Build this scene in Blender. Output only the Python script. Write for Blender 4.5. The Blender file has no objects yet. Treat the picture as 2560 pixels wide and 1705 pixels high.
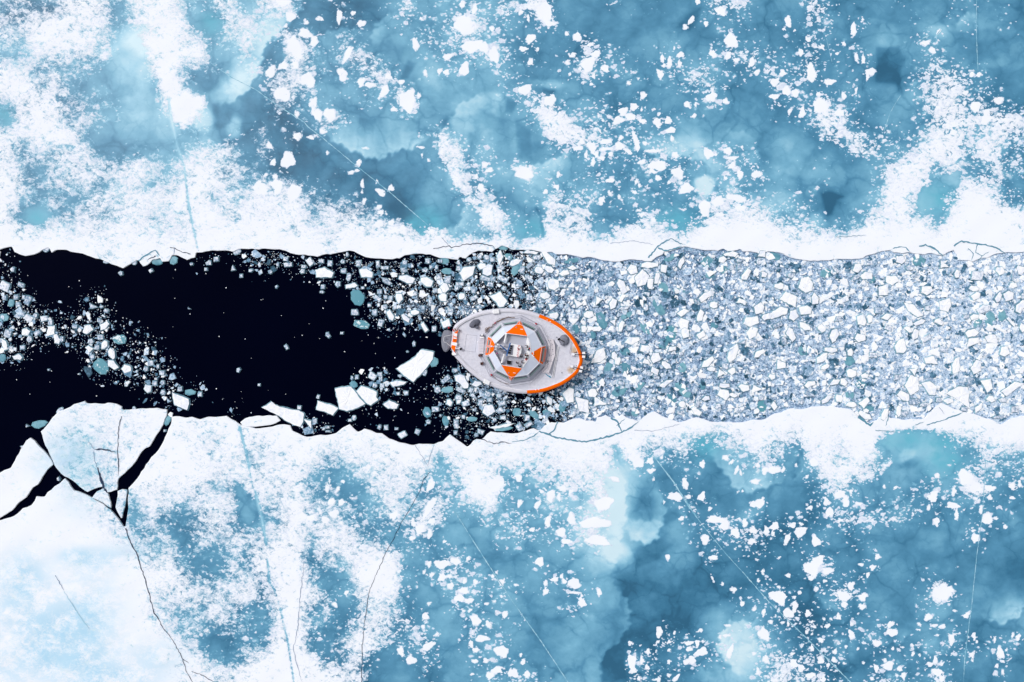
import bpy, math, random
import numpy as np
from mathutils import Vector, Matrix
R = math.radians
random.seed(7)
rng = np.random.default_rng(11)
sc = bpy.context.scene
COL = sc.collection

# ------------------------------------------------------------------ camera, sky, sun, exposure
H = 144.4                      # drone height over the water, metres
PX = 12.8                      # photograph pixels per metre at the water
cam = bpy.data.cameras.new('camera'); cam.lens = 26; cam.sensor_width = 36
cam.clip_start = 1; cam.clip_end = 3000
co = bpy.data.objects.new('camera', cam); COL.objects.link(co)
co.location = (0, 0, H); co.rotation_euler = (0, 0, 0); sc.camera = co

SUN_EL, SUN_AZ = 52, 300       # soft sun behind thin cloud, high on the upper left
w = bpy.data.worlds.new('World'); sc.world = w; w.use_nodes = True
wt = w.node_tree; wt.nodes.clear()
sky = wt.nodes.new('ShaderNodeTexSky'); sky.sky_type = 'NISHITA'; sky.sun_disc = False
sky.sun_elevation = R(SUN_EL); sky.sun_rotation = R(SUN_AZ); sky.dust_density = 4; sky.air_density = 1.0; sky.ozone_density = 1
hsv = wt.nodes.new('ShaderNodeHueSaturation'); hsv.inputs['Saturation'].default_value = 0.22   # cloud cover greys the sky
bg = wt.nodes.new('ShaderNodeBackground'); bg.inputs['Strength'].default_value = 0.15
wo = wt.nodes.new('ShaderNodeOutputWorld')
wt.links.new(sky.outputs[0], hsv.inputs['Color']); wt.links.new(hsv.outputs[0], bg.inputs[0]); wt.links.new(bg.outputs[0], wo.inputs[0])
sl = bpy.data.lights.new('sun', 'SUN'); sl.energy = 1.5; sl.angle = R(14); sl.color = (1, .975, .94)
so = bpy.data.objects.new('sun', sl); COL.objects.link(so)
so.rotation_euler = (R(90 - SUN_EL), 0, R(180 - SUN_AZ))
vs = sc.view_settings; vs.view_transform = 'Standard'; vs.look = 'None'; vs.gamma = 1; vs.exposure = -0.27
sc.display_settings.display_device = 'sRGB'
sc.cycles.max_bounces = 5; sc.cycles.diffuse_bounces = 2; sc.cycles.glossy_bounces = 2; sc.cycles.transmission_bounces = 2

# ------------------------------------------------------------------ helpers
def srgb(r, g, b):
    f = lambda c: (c/255/12.92) if c/255 <= .04045 else ((c/255+.055)/1.055)**2.4
    return (f(r), f(g), f(b), 1)
def P(x, y, z=0.0):            # photograph pixel + height -> place in the world
    k = (H - z) / H
    return ((x-1280)/PX*k, (852.5-y)/PX*k, z)
def B(u, v, z=0.0):            # ship survey units (5.6 per photograph pixel)
    return P(1080+u/5.6, 740+v/5.6, z)
def tag(o, label=None, cat=None, group=None, kind=None):
    if label: o['label'] = label
    if cat: o['category'] = cat
    if group: o['group'] = group
    if kind: o['kind'] = kind
    return o
def link(name, me, parent=None, loc=None):
    o = bpy.data.objects.new(name, me); COL.objects.link(o)
    if parent: o.parent = parent
    if loc is not None: o.location = loc
    return o
def empty(name, loc):
    o = bpy.data.objects.new(name, None); COL.objects.link(o); o.location = loc; o.empty_display_size = .3
    return o
def wpos(o):
    p = Vector((0, 0, 0))
    while o: p += Vector(o.location); o = o.parent
    return p
class MB:                      # collects faces in world coordinates, builds ONE mesh
    def __init__(s): s.v = []; s.f = []; s.m = []
    def add(s, vs_, fs, mi=0):
        b = len(s.v); s.v += [tuple(p) for p in vs_]
        for f in fs: s.f.append([b+i for i in f]); s.m.append(mi)
        return s
    def prism(s, pts, z0, z1, mi=0, inset=0, top=None):   # outline in world xy
        n = len(pts); c = (sum(p[0] for p in pts)/n, sum(p[1] for p in pts)/n)
        lo = [(p[0], p[1], z0) for p in pts]
        q = [(c[0]+(p[0]-c[0])*(1-inset), c[1]+(p[1]-c[1])*(1-inset), z1) for p in pts]
        s.add(lo+q, [[i, (i+1) % n, n+(i+1) % n, n+i] for i in range(n)] + [list(range(n-1, -1, -1))], mi)
        s.add(q, [list(range(n))], mi if top is None else top)
        return s
    def box(s, c, size, rz=0, mi=0, tilt=0):
        x, y, z = [a/2 for a in size]; M = Matrix.Rotation(rz, 3, 'Z') @ Matrix.Rotation(tilt, 3, 'Y')
        b = min(x, y, z)*.25
        vv = []
        for sz in (-1, 1):
            for (sx, sy) in ((-1, -1), (1, -1), (1, 1), (-1, 1)):
                vv.append(Vector(c) + M @ Vector((sx*x, sy*y, sz*(z-b))))
        for (sx, sy) in ((-1, -1), (1, -1), (1, 1), (-1, 1)):
            vv.append(Vector(c) + M @ Vector((sx*(x-b), sy*(y-b), z)))
        s.add(vv, [[3, 2, 1, 0]] + [[i, (i+1) % 4, 4+(i+1) % 4, 4+i] for i in range(4)] + [[4+i, 4+(i+1) % 4, 8+(i+1) % 4, 8+i] for i in range(4)] + [[8, 9, 10, 11]], mi)
        return s
    def tube(s, pts, r, n=6, mi=0, r1=None):
        pts = [Vector(p) for p in pts]; k = len(pts); r1 = r if r1 is None else r1; vv = []
        for i, p in enumerate(pts):
            d = (pts[min(i+1, k-1)] - pts[max(i-1, 0)]).normalized()
            a = d.cross(Vector((0, 0, 1)))
            if a.length < .05: a = d.cross(Vector((1, 0, 0)))
            a.normalize(); b_ = d.cross(a); rr = r+(r1-r)*i/(k-1)
            for j in range(n):
                t = 2*math.pi*j/n; vv.append(p + a*rr*math.cos(t) + b_*rr*math.sin(t))
        fs = [[i*n+j, i*n+(j+1) % n, (i+1)*n+(j+1) % n, (i+1)*n+j] for i in range(k-1) for j in range(n)]
        fs += [list(range(n))[::-1], [(k-1)*n+j for j in range(n)]]
        return s.add(vv, fs, mi)
    def cyl(s, c, r, h, n=14, mi=0, r1=None):
        return s.tube([c, (c[0], c[1], c[2]+h)], r, n, mi, r1)
    def dome(s, c, rx, ry, h, n=20, k=5, mi=0, rz=0, jit=0, rnd=random):
        vv = []
        for i in range(k):
            a = i/k*math.pi/2
            for j in range(n):
                t = 2*math.pi*j/n; q = 1+rnd.uniform(-jit, jit)
                x, y = rx*math.cos(a)*math.cos(t)*q, ry*math.cos(a)*math.sin(t)*q
                vv.append((c[0]+x*math.cos(rz)-y*math.sin(rz), c[1]+x*math.sin(rz)+y*math.cos(rz), c[2]+h*math.sin(a)*(1+rnd.uniform(-jit, jit))))
        vv.append((c[0], c[1], c[2]+h))
        fs = [[i*n+j, i*n+(j+1) % n, (i+1)*n+(j+1) % n, (i+1)*n+j] for i in range(k-1) for j in range(n)] + [[(k-1)*n+j, (k-1)*n+(j+1) % n, k*n] for j in range(n)] + [list(range(n))[::-1]]
        return s.add(vv, fs, mi)
    def build(s, name, mats, parent=None, smooth=False):
        me = bpy.data.meshes.new(name); off = wpos(parent) if parent else Vector((0, 0, 0))
        if not isinstance(mats, (list, tuple)): mats = [mats]
        if parent is None and not name.startswith('_'):
            xs = [v[0] for v in s.v]; ys = [v[1] for v in s.v]
            off = Vector(((min(xs)+max(xs))/2, (min(ys)+max(ys))/2, min(v[2] for v in s.v)))
        me.from_pydata([tuple(Vector(v)-off) for v in s.v], [], s.f)
        for m in mats: me.materials.append(m)
        me.polygons.foreach_set('material_index', s.m)
        if smooth: me.polygons.foreach_set('use_smooth', [True]*len(me.polygons))
        me.update()
        return link(name, me, parent, off if parent is None else None)

# ------------------------------------------------------------------ material helper
class NT:
    def __init__(s, name):
        s.m = bpy.data.materials.new(name); s.m.use_nodes = True; s.t = s.m.node_tree; s.t.nodes.clear()
        s.out = s.n('OutputMaterial'); s.b = s.n('BsdfPrincipled'); s.l(s.b.outputs[0], s.out.inputs[0])
        s.co = s.n('TexCoord').outputs['Object']
    def n(s, t): return s.t.nodes.new('ShaderNode'+t)
    def l(s, a, b): s.t.links.new(a, b)
    def put(s, v, sock):
        if isinstance(v, bpy.types.NodeSocket): s.l(v, sock)
        else: sock.default_value = v
    def math(s, op, a, b=0.0, c=None, clamp=False):
        n = s.n('Math'); n.operation = op; n.use_clamp = clamp; s.put(a, n.inputs[0]); s.put(b, n.inputs[1])
        if c is not None: s.put(c, n.inputs[2])
        return n.outputs[0]
    def mix(s, f, a, b, bt='MIX'):
        n = s.n('Mix'); n.data_type = 'RGBA'; n.blend_type = bt
        s.put(f, n.inputs[0]); s.put(a, n.inputs[6]); s.put(b, n.inputs[7]); return n.outputs[2]
    def sm(s, x, a, b, lo=0.0, hi=1.0):
        n = s.n('MapRange'); n.interpolation_type = 'SMOOTHSTEP'
        for v, i in ((x, 0), (a, 1), (b, 2), (lo, 3), (hi, 4)): s.put(v, n.inputs[i])
        return n.outputs[0]
    def noise(s, sc_, det=2, ro=.5, dist=0., vec=None, off=0.):
        n = s.n('TexNoise'); n.noise_dimensions = '3D'
        n.inputs['Scale'].default_value = sc_; n.inputs['Detail'].default_value = det
        n.inputs['Roughness'].default_value = ro; n.inputs['Distortion'].default_value = dist
        v = vec if vec is not None else s.co
        if off:
            a = s.n('VectorMath'); a.operation = 'ADD'; s.l(v, a.inputs[0]); a.inputs[1].default_value = (off, off*1.7, off*.3); v = a.outputs[0]
        s.l(v, n.inputs['Vector']); return n.outputs[0]
    def vor(s, sc_, vec=None, feat='F1', sm_=.3):
        n = s.n('TexVoronoi'); n.feature = feat; n.inputs['Scale'].default_value = sc_
        if feat == 'SMOOTH_F1': n.inputs['Smoothness'].default_value = sm_
        s.l(vec if vec is not None else s.co, n.inputs['Vector']); return n.outputs['Distance']
    def attr(s, name):
        n = s.n('Attribute'); n.attribute_name = name; return n.outputs['Fac']
    def ramp(s, x, stops):
        n = s.n('ValToRGB'); e = n.color_ramp.elements
        while len(e) < len(stops): e.new(.5)
        for k, (p, c) in enumerate(stops): e[k].position = p; e[k].color = c
        s.put(x, n.inputs[0]); return n.outputs[0]
    def bump(s, h, st, dist=.1):
        n = s.n('Bump'); n.inputs['Strength'].default_value = st; n.inputs['Distance'].default_value = dist
        s.l(h, n.inputs['Height']); s.l(n.outputs[0], s.b.inputs['Normal'])
    def done(s, col, rough=.6, spec=.3, metal=0.):
        s.put(col, s.b.inputs['Base Color']); s.put(rough, s.b.inputs['Roughness']); s.put(metal, s.b.inputs['Metallic'])
        s.put(spec, s.b.inputs['Specular IOR Level']); return s.m
def paint(name, c, rough=.5, spec=.4, var=.08, sc_=3., metal=0.):
    t = NT(name); n = t.noise(sc_, 5, .65)
    f = t.math('MULTIPLY_ADD', n, 2*var, 1-var)
    cc = t.mix(1., c, (1, 1, 1, 1), 'MULTIPLY'); mm = t.n('Mix'); mm.data_type = 'RGBA'; mm.blend_type = 'MULTIPLY'; mm.inputs[0].default_value = 1
    mm.inputs[6].default_value = c; cb = t.n('CombineColor'); [t.l(f, cb.inputs[i]) for i in range(3)]; t.l(cb.outputs[0], mm.inputs[7])
    t.bump(n, .08, .02)
    return t.done(mm.outputs[2], rough, spec, metal)

# water: near-black arctic sea
t = NT('water'); n = t.noise(1.1, 4, .6); n2 = t.noise(.05, 3, .5)
t.bump(n, .12, .05); M_WATER = t.done(t.mix(n2, (.0003, .0007, .0055, 1), (.0004, .0013, .009, 1)), .25, .004)

# ice sheet: bare blue ice under patchy snow; the attributes say where the snow lies
def ice_sheet_mat():
    t = NT('sea_ice'); S = t.attr('snow'); L = t.attr('light'); Q = t.attr('turq'); T = t.attr('tint'); G = t.attr('grain')
    w1 = t.n('TexNoise'); w1.inputs['Scale'].default_value = .8; w1.inputs['Detail'].default_value = 4; w1.inputs['Roughness'].default_value = .6; t.l(t.co, w1.inputs['Vector'])
    wv = t.n('VectorMath'); wv.operation = 'MULTIPLY_ADD'; t.l(w1.outputs['Color'], wv.inputs[0]); wv.inputs[1].default_value = (1.3, 1.3, 1.3); t.l(t.co, wv.inputs[2])
    mp_ = t.n('Mapping'); mp_.inputs['Rotation'].default_value = (0, 0, R(52)); mp_.inputs['Scale'].default_value = (.78, 1.12, 1); t.l(wv.outputs[0], mp_.inputs[0]); W = mp_.outputs[0]
    n1 = t.noise(.8, 3, .55, .2, W); n2 = t.noise(2.1, 5, .66, .6, W, 7.); n3 = t.noise(.30, 4, .6, .3, W, 3.); n6 = t.noise(1.5, 5, .7, .2, W, 31.)
    def disc(scl, gain, off):          # scattered round snow flakes of many sizes
        v = t.n('TexVoronoi'); v.inputs['Scale'].default_value = scl; a = t.n('VectorMath'); a.operation = 'ADD'; t.l(W, a.inputs[0]); a.inputs[1].default_value = (off, off*2, 0); t.l(a.outputs[0], v.inputs['Vector'])
        sp = t.n('SeparateColor'); t.l(v.outputs['Color'], sp.inputs[0])
        pres = t.sm(t.math('SUBTRACT', t.math('MULTIPLY', S, gain), sp.outputs[0]), -.02, .16)
        size = t.math('MULTIPLY_ADD', t.math('POWER', sp.outputs[1], 1.4), .46, .18)
        rad = t.math('MULTIPLY_ADD', pres, t.math('ADD', size, .40), -.40)
        return t.math('SUBTRACT', rad, v.outputs['Distance'])
    dd = t.math('MAXIMUM', t.math('MAXIMUM', disc(.55, .28, 0.), disc(1.0, .74, 5.)), disc(2.3, 1.05, 9.))
    blob = t.math('ADD', dd, t.math('ADD', t.math('MULTIPLY', t.math('SUBTRACT', n6, .5), .52), t.math('MULTIPLY', t.math('MAXIMUM', t.math('SUBTRACT', S, .40), 0.), .85)))
    gran = t.math('ADD', t.math('MULTIPLY', t.math('SUBTRACT', n2, .5), 1.35), t.math('ADD', t.math('MULTIPLY', t.math('SUBTRACT', n1, .5), 1.15), t.math('MULTIPLY', t.math('SUBTRACT', S, .60), .90)))
    patch = t.math('MULTIPLY', t.math('SUBTRACT', n3, .5), t.math('MULTIPLY_ADD', G, .45, .20))
    pat = t.n('Mix'); pat.data_type = 'FLOAT'; t.l(G, pat.inputs[0]); t.l(blob, pat.inputs[2]); t.l(gran, pat.inputs[3])
    d = t.math('ADD', pat.outputs[0], patch)
    wd = t.math('MULTIPLY_ADD', G, .19, .035)
    mask = t.sm(d, t.math('MULTIPLY', wd, -1.), wd)
    frost = t.math('MULTIPLY', t.sm(d, -.32, .05), .26)
    n4 = t.noise(.11, 6, .6, .5, t.co, 11.); n5 = t.noise(.5, 4, .6, .3, W, 23.)
    w2 = t.n('VectorMath'); w2.operation = 'MULTIPLY_ADD'; w3 = t.n('TexNoise'); w3.inputs['Scale'].default_value = .22; w3.inputs['Detail'].default_value = 3; t.l(t.co, w3.inputs['Vector']); t.l(w3.outputs['Color'], w2.inputs[0]); w2.inputs[1].default_value = (5, 5, 5); t.l(t.co, w2.inputs[2]); W2 = w2.outputs[0]
    cell = t.vor(.15, W2, 'SMOOTH_F1', .08); cell2 = t.vor(.38, W2, 'SMOOTH_F1', .12)
    l2 = t.math('ADD', L, t.math('MULTIPLY', t.math('SUBTRACT', n4, .5), .36))
    l2 = t.math('ADD', l2, t.math('MULTIPLY', t.math('SUBTRACT', n5, .5), .28))
    l2 = t.math('ADD', l2, t.math('MULTIPLY', t.math('SUBTRACT', .42, t.math('POWER', cell, 1.6)), .28))
    l2 = t.math('ADD', l2, t.math('MULTIPLY', t.math('SUBTRACT', .4, cell2), .09))
    ed = t.vor(.15, W2, 'DISTANCE_TO_EDGE'); ed2 = t.vor(.38, W2, 'DISTANCE_TO_EDGE'); wis = t.math('ADD', t.math('MULTIPLY', t.sm(ed, 0., .07, 1., 0.), t.sm(n4, .42, .58)), t.math('MULTIPLY', t.sm(ed2, 0., .10, .6, 0.), t.sm(n3, .46, .60)))
    l2 = t.math('SUBTRACT', l2, t.math('MULTIPLY', wis, .085))
    l2 = t.math('ADD', l2, frost)
    ice = t.ramp(l2, [(0., srgb(44, 98, 130)), (.15, srgb(58, 118, 152)), (.35, srgb(84, 145, 179)), (.55, srgb(117, 176, 205)), (.75, srgb(158, 206, 228)), (1., srgb(206, 232, 243))])
    ice = t.mix(t.math('MULTIPLY', Q, t.sm(n5, .25, .7, .35, .85)), ice, srgb(90, 178, 202))
    fine = t.noise(9., 3, .6, 0, t.co)
    sn = t.mix(t.sm(t.math('ADD', t.math('ADD', n2, t.math('MULTIPLY', n6, .5)), t.math('MULTIPLY', t.math('POWER', S, 3.), .42)), .60, 1.08), srgb(204, 217, 238), srgb(242, 246, 254))
    sn = t.mix(t.math('MULTIPLY', t.math('MULTIPLY', T, .75), t.sm(t.math('ADD', n3, t.math('MULTIPLY', n2, .6)), .58, .95)), sn, srgb(150, 208, 238))
    sn = t.mix(t.math('MULTIPLY', t.math('MULTIPLY', t.sm(T, .1, .9), t.sm(n4, .38, .62)), .35), sn, srgb(210, 234, 250))
    col = t.mix(mask, ice, sn)
    hgt = t.math('ADD', t.math('MULTIPLY', mask, 1.), t.math('MULTIPLY', n2, .6)); t.bump(hgt, .35, .10)
    return t.done(col, t.math('MULTIPLY_ADD', mask, .35, .45), t.math('MULTIPLY_ADD', mask, -.15, .25))
M_ICE = ice_sheet_mat()

def floe_mat(name, c0, c1, c2, s0, s1, sc1=1.6, rough=.7):
    t = NT(name); oi = t.n('ObjectInfo').outputs['Random']
    v = t.n('VectorMath'); v.operation = 'ADD'; t.l(t.co, v.inputs[0]); cc = t.n('CombineXYZ'); o2 = t.math('MULTIPLY', oi, 90.); t.l(o2, cc.inputs[0]); t.l(o2, cc.inputs[1]); t.l(cc.outputs[0], v.inputs[1])
    n = t.noise(sc1, 5, .68, .3, v.outputs[0]); n2 = t.noise(.6, 3, .5, .3, v.outputs[0])
    x = t.math('ADD', n, t.math('MULTIPLY', t.math('SUBTRACT', oi, .5), .22))
    col = t.mix(t.sm(x, s0, s1), c0, c1); col = t.mix(t.sm(n2, .55, .8), col, c2)
    t.bump(n, .4, .08); return t.done(col, rough, .25)
M_SNOW = floe_mat('floe_snow', srgb(232, 237, 250), srgb(247, 249, 254), srgb(218, 229, 247), .3, .5)
M_SIDE = floe_mat('floe_side', srgb(88, 128, 150), srgb(150, 188, 205), srgb(110, 150, 170), .35, .65)
M_BLOCK = floe_mat('block_ice', srgb(128, 156, 186), srgb(240, 244, 254), srgb(166, 190, 216), .36, .62, 2.2)
M_TEAL = floe_mat('teal_ice', srgb(88, 144, 166), srgb(128, 180, 196), srgb(70, 122, 146), .3, .7, 1.0, .35)
M_TEALS = floe_mat('teal_ice_speckled', srgb(92, 154, 172), srgb(226, 238, 244), srgb(84, 142, 160), .58, .63, 1.4, .4)

# rubble and slush
t = NT('brash'); tn = t.attr('tone'); n = t.noise(2.6, 4, .65)
x = t.math('ADD', tn, t.math('MULTIPLY', t.math('SUBTRACT', n, .5), 1.15))
t.bump(n, .4, .05)
M_BRASH = t.done(t.ramp(x, [(0., srgb(32, 72, 94)), (.22, srgb(76, 122, 152)), (.46, srgb(146, 178, 208)), (.64, srgb(206, 223, 242)), (.80, srgb(247, 250, 255))]), .6, .25)
t = NT('slush'); a = t.attr('dens'); n = t.noise(5.5, 6, .75, .3); n2 = t.noise(.7, 5, .65); n3 = t.noise(2.2, 5, .7, .5, None, 5.)
d = t.math('ADD', t.math('MULTIPLY_ADD', t.math('SUBTRACT', a, .5), .9, t.math('MULTIPLY', t.math('SUBTRACT', n2, .5), 1.1)), t.math('MULTIPLY', t.math('SUBTRACT', n3, .5), .9))
c = t.ramp(t.math('ADD', n, t.math('ADD', t.math('MULTIPLY', t.math('SUBTRACT', n3, .5), .8), t.math('MULTIPLY_ADD', t.math('MAXIMUM', t.math('SUBTRACT', a, .95), 0.), .32, t.math('MULTIPLY', t.math('SUBTRACT', n2, .5), .5)))), [(.28, srgb(10, 24, 46)), (.40, srgb(50, 80, 114)), (.51, srgb(114, 146, 182)), (.62, srgb(182, 206, 232)), (.78, srgb(230, 240, 248))])
M_SLUSH = t.done(t.mix(t.sm(d, -.12, .22), (.0003, .001, .007, 1), c), .5, t.math('MULTIPLY', t.sm(d, -.12, .22), .15))

# ------------------------------------------------------------------ survey of the ice: snow cover and colour
def rows(txt, n=64):
    out = []
    for ln in txt.split():
        q = [float(ch) for ch in ln]
        out.append(q)
    return out
def tiles(*ts):
    rr = [t_.split() for t_ in ts]
    for r_ in rr:
        for s_ in r_: assert len(s_) == 16, (s_, len(s_))
    return [[float(ch) for t_ in rr for ch in t_[i]] for i in range(8)]
SN = tiles("4544786278843562 5678776358871266 6588876213975456 4366566106988204 7745441005943414 8866422001960000 4777444300797000 2787453200363101",
 "5741231126224446 4332133024336744 3354143002445644 2274355411334555 4464324651134215 3665023443100103 2644212326000011 2233541012020002",
 "5840003121015651 2341000110132230 2412430002101512 3314654213314464 2113743324564345 5421211211456310 4761142330235300 1597465534210000",
 "0065111121032121 2135132022112031 1253220023302001 3354132002520000 5362224015665400 5523322025675420 3247441004775543 2248632113777777")
SN += tiles("7688830020023032 7456662123236762 7536666576368764 8645564664578764 8434256677788566 7214566675678867 9878676877668889 9999998888899999",
 "5233310000475010 5230102000287431 2210023000157442 6553202210038530 7774443200003762 7784666531000385 9887678787473356 9999799999998888",
 "1178763443101000 1023555445325541 5311332365521554 2133344434633433 1375553432256664 3376721364147687 2387726886579999 7899999999999999",
 "0016673435785676 0001276447876864 1212002688574565 2112102787337652 3431114884169964 5553136786389998 8776579899799999 9999999999999999")
SN += tiles("9998777778987898 9997666778987687 9987555788998776 9987455789898677 9998666787776546 9999877637646762 9999986635334742 9999998644535556",
 "9999999999999998 7899888899999888 6788567789857978 7775336767636884 7684422666444895 5685543475564683 4586654465751145 5775775424520014",
 "9999999999998899 8789988877755678 8778956854630347 5667762431431024 2356671022310112 3353260001442003 5444560000234644 6244550010144565",
 "9899999999999999 7688798111256788 5268687200023654 3147874001324554 0025630223436524 0024543454434321 2434556552211522 3412221000004300")
SN += tiles("9999999986743254 9999999998864456 9999999997576667 9999999996545653 9999999998545453 9999999999863124 9999999999887336 9999999999878778",
 "8884567982156300 5795228983255432 4897426873025533 2793515753313432 2795336655410542 3893268744521434 7997346213430334 9999876100310254",
 "0301000001014022 2144310000001104 1213210000000322 2004300000000123 2000000003121223 1000000123343215 2110000543342413 5410000444310015",
 "1055113001010000 0235332012300000 6213750003830000 2532331102313000 4443232511421011 2244335222154224 6554302333433150 7655214441620030")
SN = np.array(SN)/9.
SNY = [20+40*i for i in range(16)] + [1060+40*i for i in range(8)] + [1405+40*i for i in range(8)]
LT = """23447645 52124455 43333333 33333343
55577546 33343554 33344433 33344434
43358546 23444545 33334443 33313333
33357643 13444566 55433333 33434332
44445652 11554445 44454544 43344443
43345554 21112445 65433355 54455543
34345554 43211444 45434455 42455554
55555555 55555555 55555555 55555555
66665555 55555555 55555555 55555555
88655544 44454556 66754456 45666545
99754433 33344455 55752245 45534533
99953333 33344445 55851122 12333333
99983333 33344444 45764421 13233333
88994333 33344444 44511111 12323332
88896433 33333444 44521156 11243535
98998533 33223344 44411257 31223423
98998533 33223344 44411257 31223423"""
LT = np.array([[float(c) for c in ''.join(l.split())] for l in LT.split('\n')])/9.
LTY = [40+80*i for i in range(8)] + [1060+80*i for i in range(9)]
def bil(A, ys, dx, px, py):
    fx = np.clip(px/dx-.5, 0, A.shape[1]-1.001); fy = np.interp(py, ys, np.arange(len(ys))); fy = np.clip(fy, 0, len(ys)-1.001)
    ix = fx.astype(int); iy = fy.astype(int); tx = fx-ix; ty = fy-iy
    return (A[iy, ix]*(1-tx)+A[iy, ix+1]*tx)*(1-ty)+(A[iy+1, ix]*(1-tx)+A[iy+1, ix+1]*tx)*ty
def segd(px, py, pts, closed=False):      # distance to polyline, side of nearest segment, position 0..1 along it
    best = np.full(px.shape, 1e9); side = np.zeros(px.shape); al = np.zeros(px.shape)
    n = len(pts); m = n if closed else n-1
    for i in range(m):
        x0, y0 = pts[i]; x1, y1 = pts[(i+1) % n]; dx, dy = x1-x0, y1-y0; l2 = dx*dx+dy*dy+1e-9
        s = ((px-x0)*dx+(py-y0)*dy)/l2; sc_ = np.clip(s, 0, 1)
        d = np.hypot(px-x0-sc_*dx, py-y0-sc_*dy); c = dx*(py-y0)-dy*(px-x0)
        k = d < best; best[k] = d[k]; side[k] = np.sign(c[k])
        ov = np.zeros_like(s)
        if i == 0 and not closed: ov = np.where(s < 0, s, 0)
        al[k] = ((i+sc_)/m)[k]
    return best, side, al
def inside(px, py, pts):
    r = np.zeros(px.shape, bool); n = len(pts)
    for i in range(n):
        x0, y0 = pts[i]; x1, y1 = pts[(i+1) % n]
        if y0 == y1: continue
        r ^= ((y0 > py) != (y1 > py)) & (px < (x1-x0)*(py-y0)/(y1-y0)+x0)
    return r
# rims of rafted floes: (points, light, light width px, dark, dark width px); light lies right of the way they run
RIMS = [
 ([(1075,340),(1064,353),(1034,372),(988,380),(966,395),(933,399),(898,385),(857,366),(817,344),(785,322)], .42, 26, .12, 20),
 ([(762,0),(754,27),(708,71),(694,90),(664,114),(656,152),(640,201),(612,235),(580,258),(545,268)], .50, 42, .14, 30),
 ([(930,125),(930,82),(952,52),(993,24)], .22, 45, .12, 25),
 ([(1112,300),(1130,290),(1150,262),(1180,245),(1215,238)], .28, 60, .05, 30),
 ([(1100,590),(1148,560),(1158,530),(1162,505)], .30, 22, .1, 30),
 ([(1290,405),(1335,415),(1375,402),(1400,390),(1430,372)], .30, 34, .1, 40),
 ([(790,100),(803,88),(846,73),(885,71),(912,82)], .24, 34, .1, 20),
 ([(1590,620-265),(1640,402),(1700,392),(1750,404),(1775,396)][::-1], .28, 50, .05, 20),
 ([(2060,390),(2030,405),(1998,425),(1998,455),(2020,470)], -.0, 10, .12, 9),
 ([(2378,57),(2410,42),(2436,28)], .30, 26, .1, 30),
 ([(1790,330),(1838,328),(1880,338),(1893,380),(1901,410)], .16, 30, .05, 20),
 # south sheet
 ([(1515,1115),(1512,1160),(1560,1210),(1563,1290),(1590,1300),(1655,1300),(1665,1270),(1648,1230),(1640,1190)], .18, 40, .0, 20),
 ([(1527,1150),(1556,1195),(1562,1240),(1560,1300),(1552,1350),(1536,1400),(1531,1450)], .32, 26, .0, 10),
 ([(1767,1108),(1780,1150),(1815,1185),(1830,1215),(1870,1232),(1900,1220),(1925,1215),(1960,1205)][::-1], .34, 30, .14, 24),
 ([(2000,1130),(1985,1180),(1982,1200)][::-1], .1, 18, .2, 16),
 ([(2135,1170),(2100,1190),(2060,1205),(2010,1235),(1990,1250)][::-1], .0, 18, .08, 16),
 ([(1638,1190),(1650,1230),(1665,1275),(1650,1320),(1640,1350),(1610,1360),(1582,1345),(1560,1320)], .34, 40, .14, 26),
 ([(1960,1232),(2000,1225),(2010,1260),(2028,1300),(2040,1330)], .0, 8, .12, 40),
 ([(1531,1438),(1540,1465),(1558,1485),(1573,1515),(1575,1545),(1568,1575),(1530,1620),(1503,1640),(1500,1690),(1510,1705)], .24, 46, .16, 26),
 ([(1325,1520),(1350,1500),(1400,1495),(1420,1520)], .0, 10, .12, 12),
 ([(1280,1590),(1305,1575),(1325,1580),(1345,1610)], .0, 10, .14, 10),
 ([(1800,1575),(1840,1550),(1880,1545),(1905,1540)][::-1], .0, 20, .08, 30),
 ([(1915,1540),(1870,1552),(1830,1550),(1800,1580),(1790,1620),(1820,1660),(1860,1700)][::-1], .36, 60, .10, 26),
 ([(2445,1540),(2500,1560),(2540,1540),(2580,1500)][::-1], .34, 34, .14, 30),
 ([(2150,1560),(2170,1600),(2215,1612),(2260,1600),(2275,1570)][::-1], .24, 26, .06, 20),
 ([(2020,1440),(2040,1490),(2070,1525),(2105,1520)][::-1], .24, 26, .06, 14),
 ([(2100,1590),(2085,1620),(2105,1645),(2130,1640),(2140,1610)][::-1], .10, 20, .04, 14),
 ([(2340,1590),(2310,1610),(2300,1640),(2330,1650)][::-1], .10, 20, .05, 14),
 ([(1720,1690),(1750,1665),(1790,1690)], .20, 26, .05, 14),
 ([(1545,1660),(1600,1680),(1610,1705)][::-1], .18, 26, .05, 14)]
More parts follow.
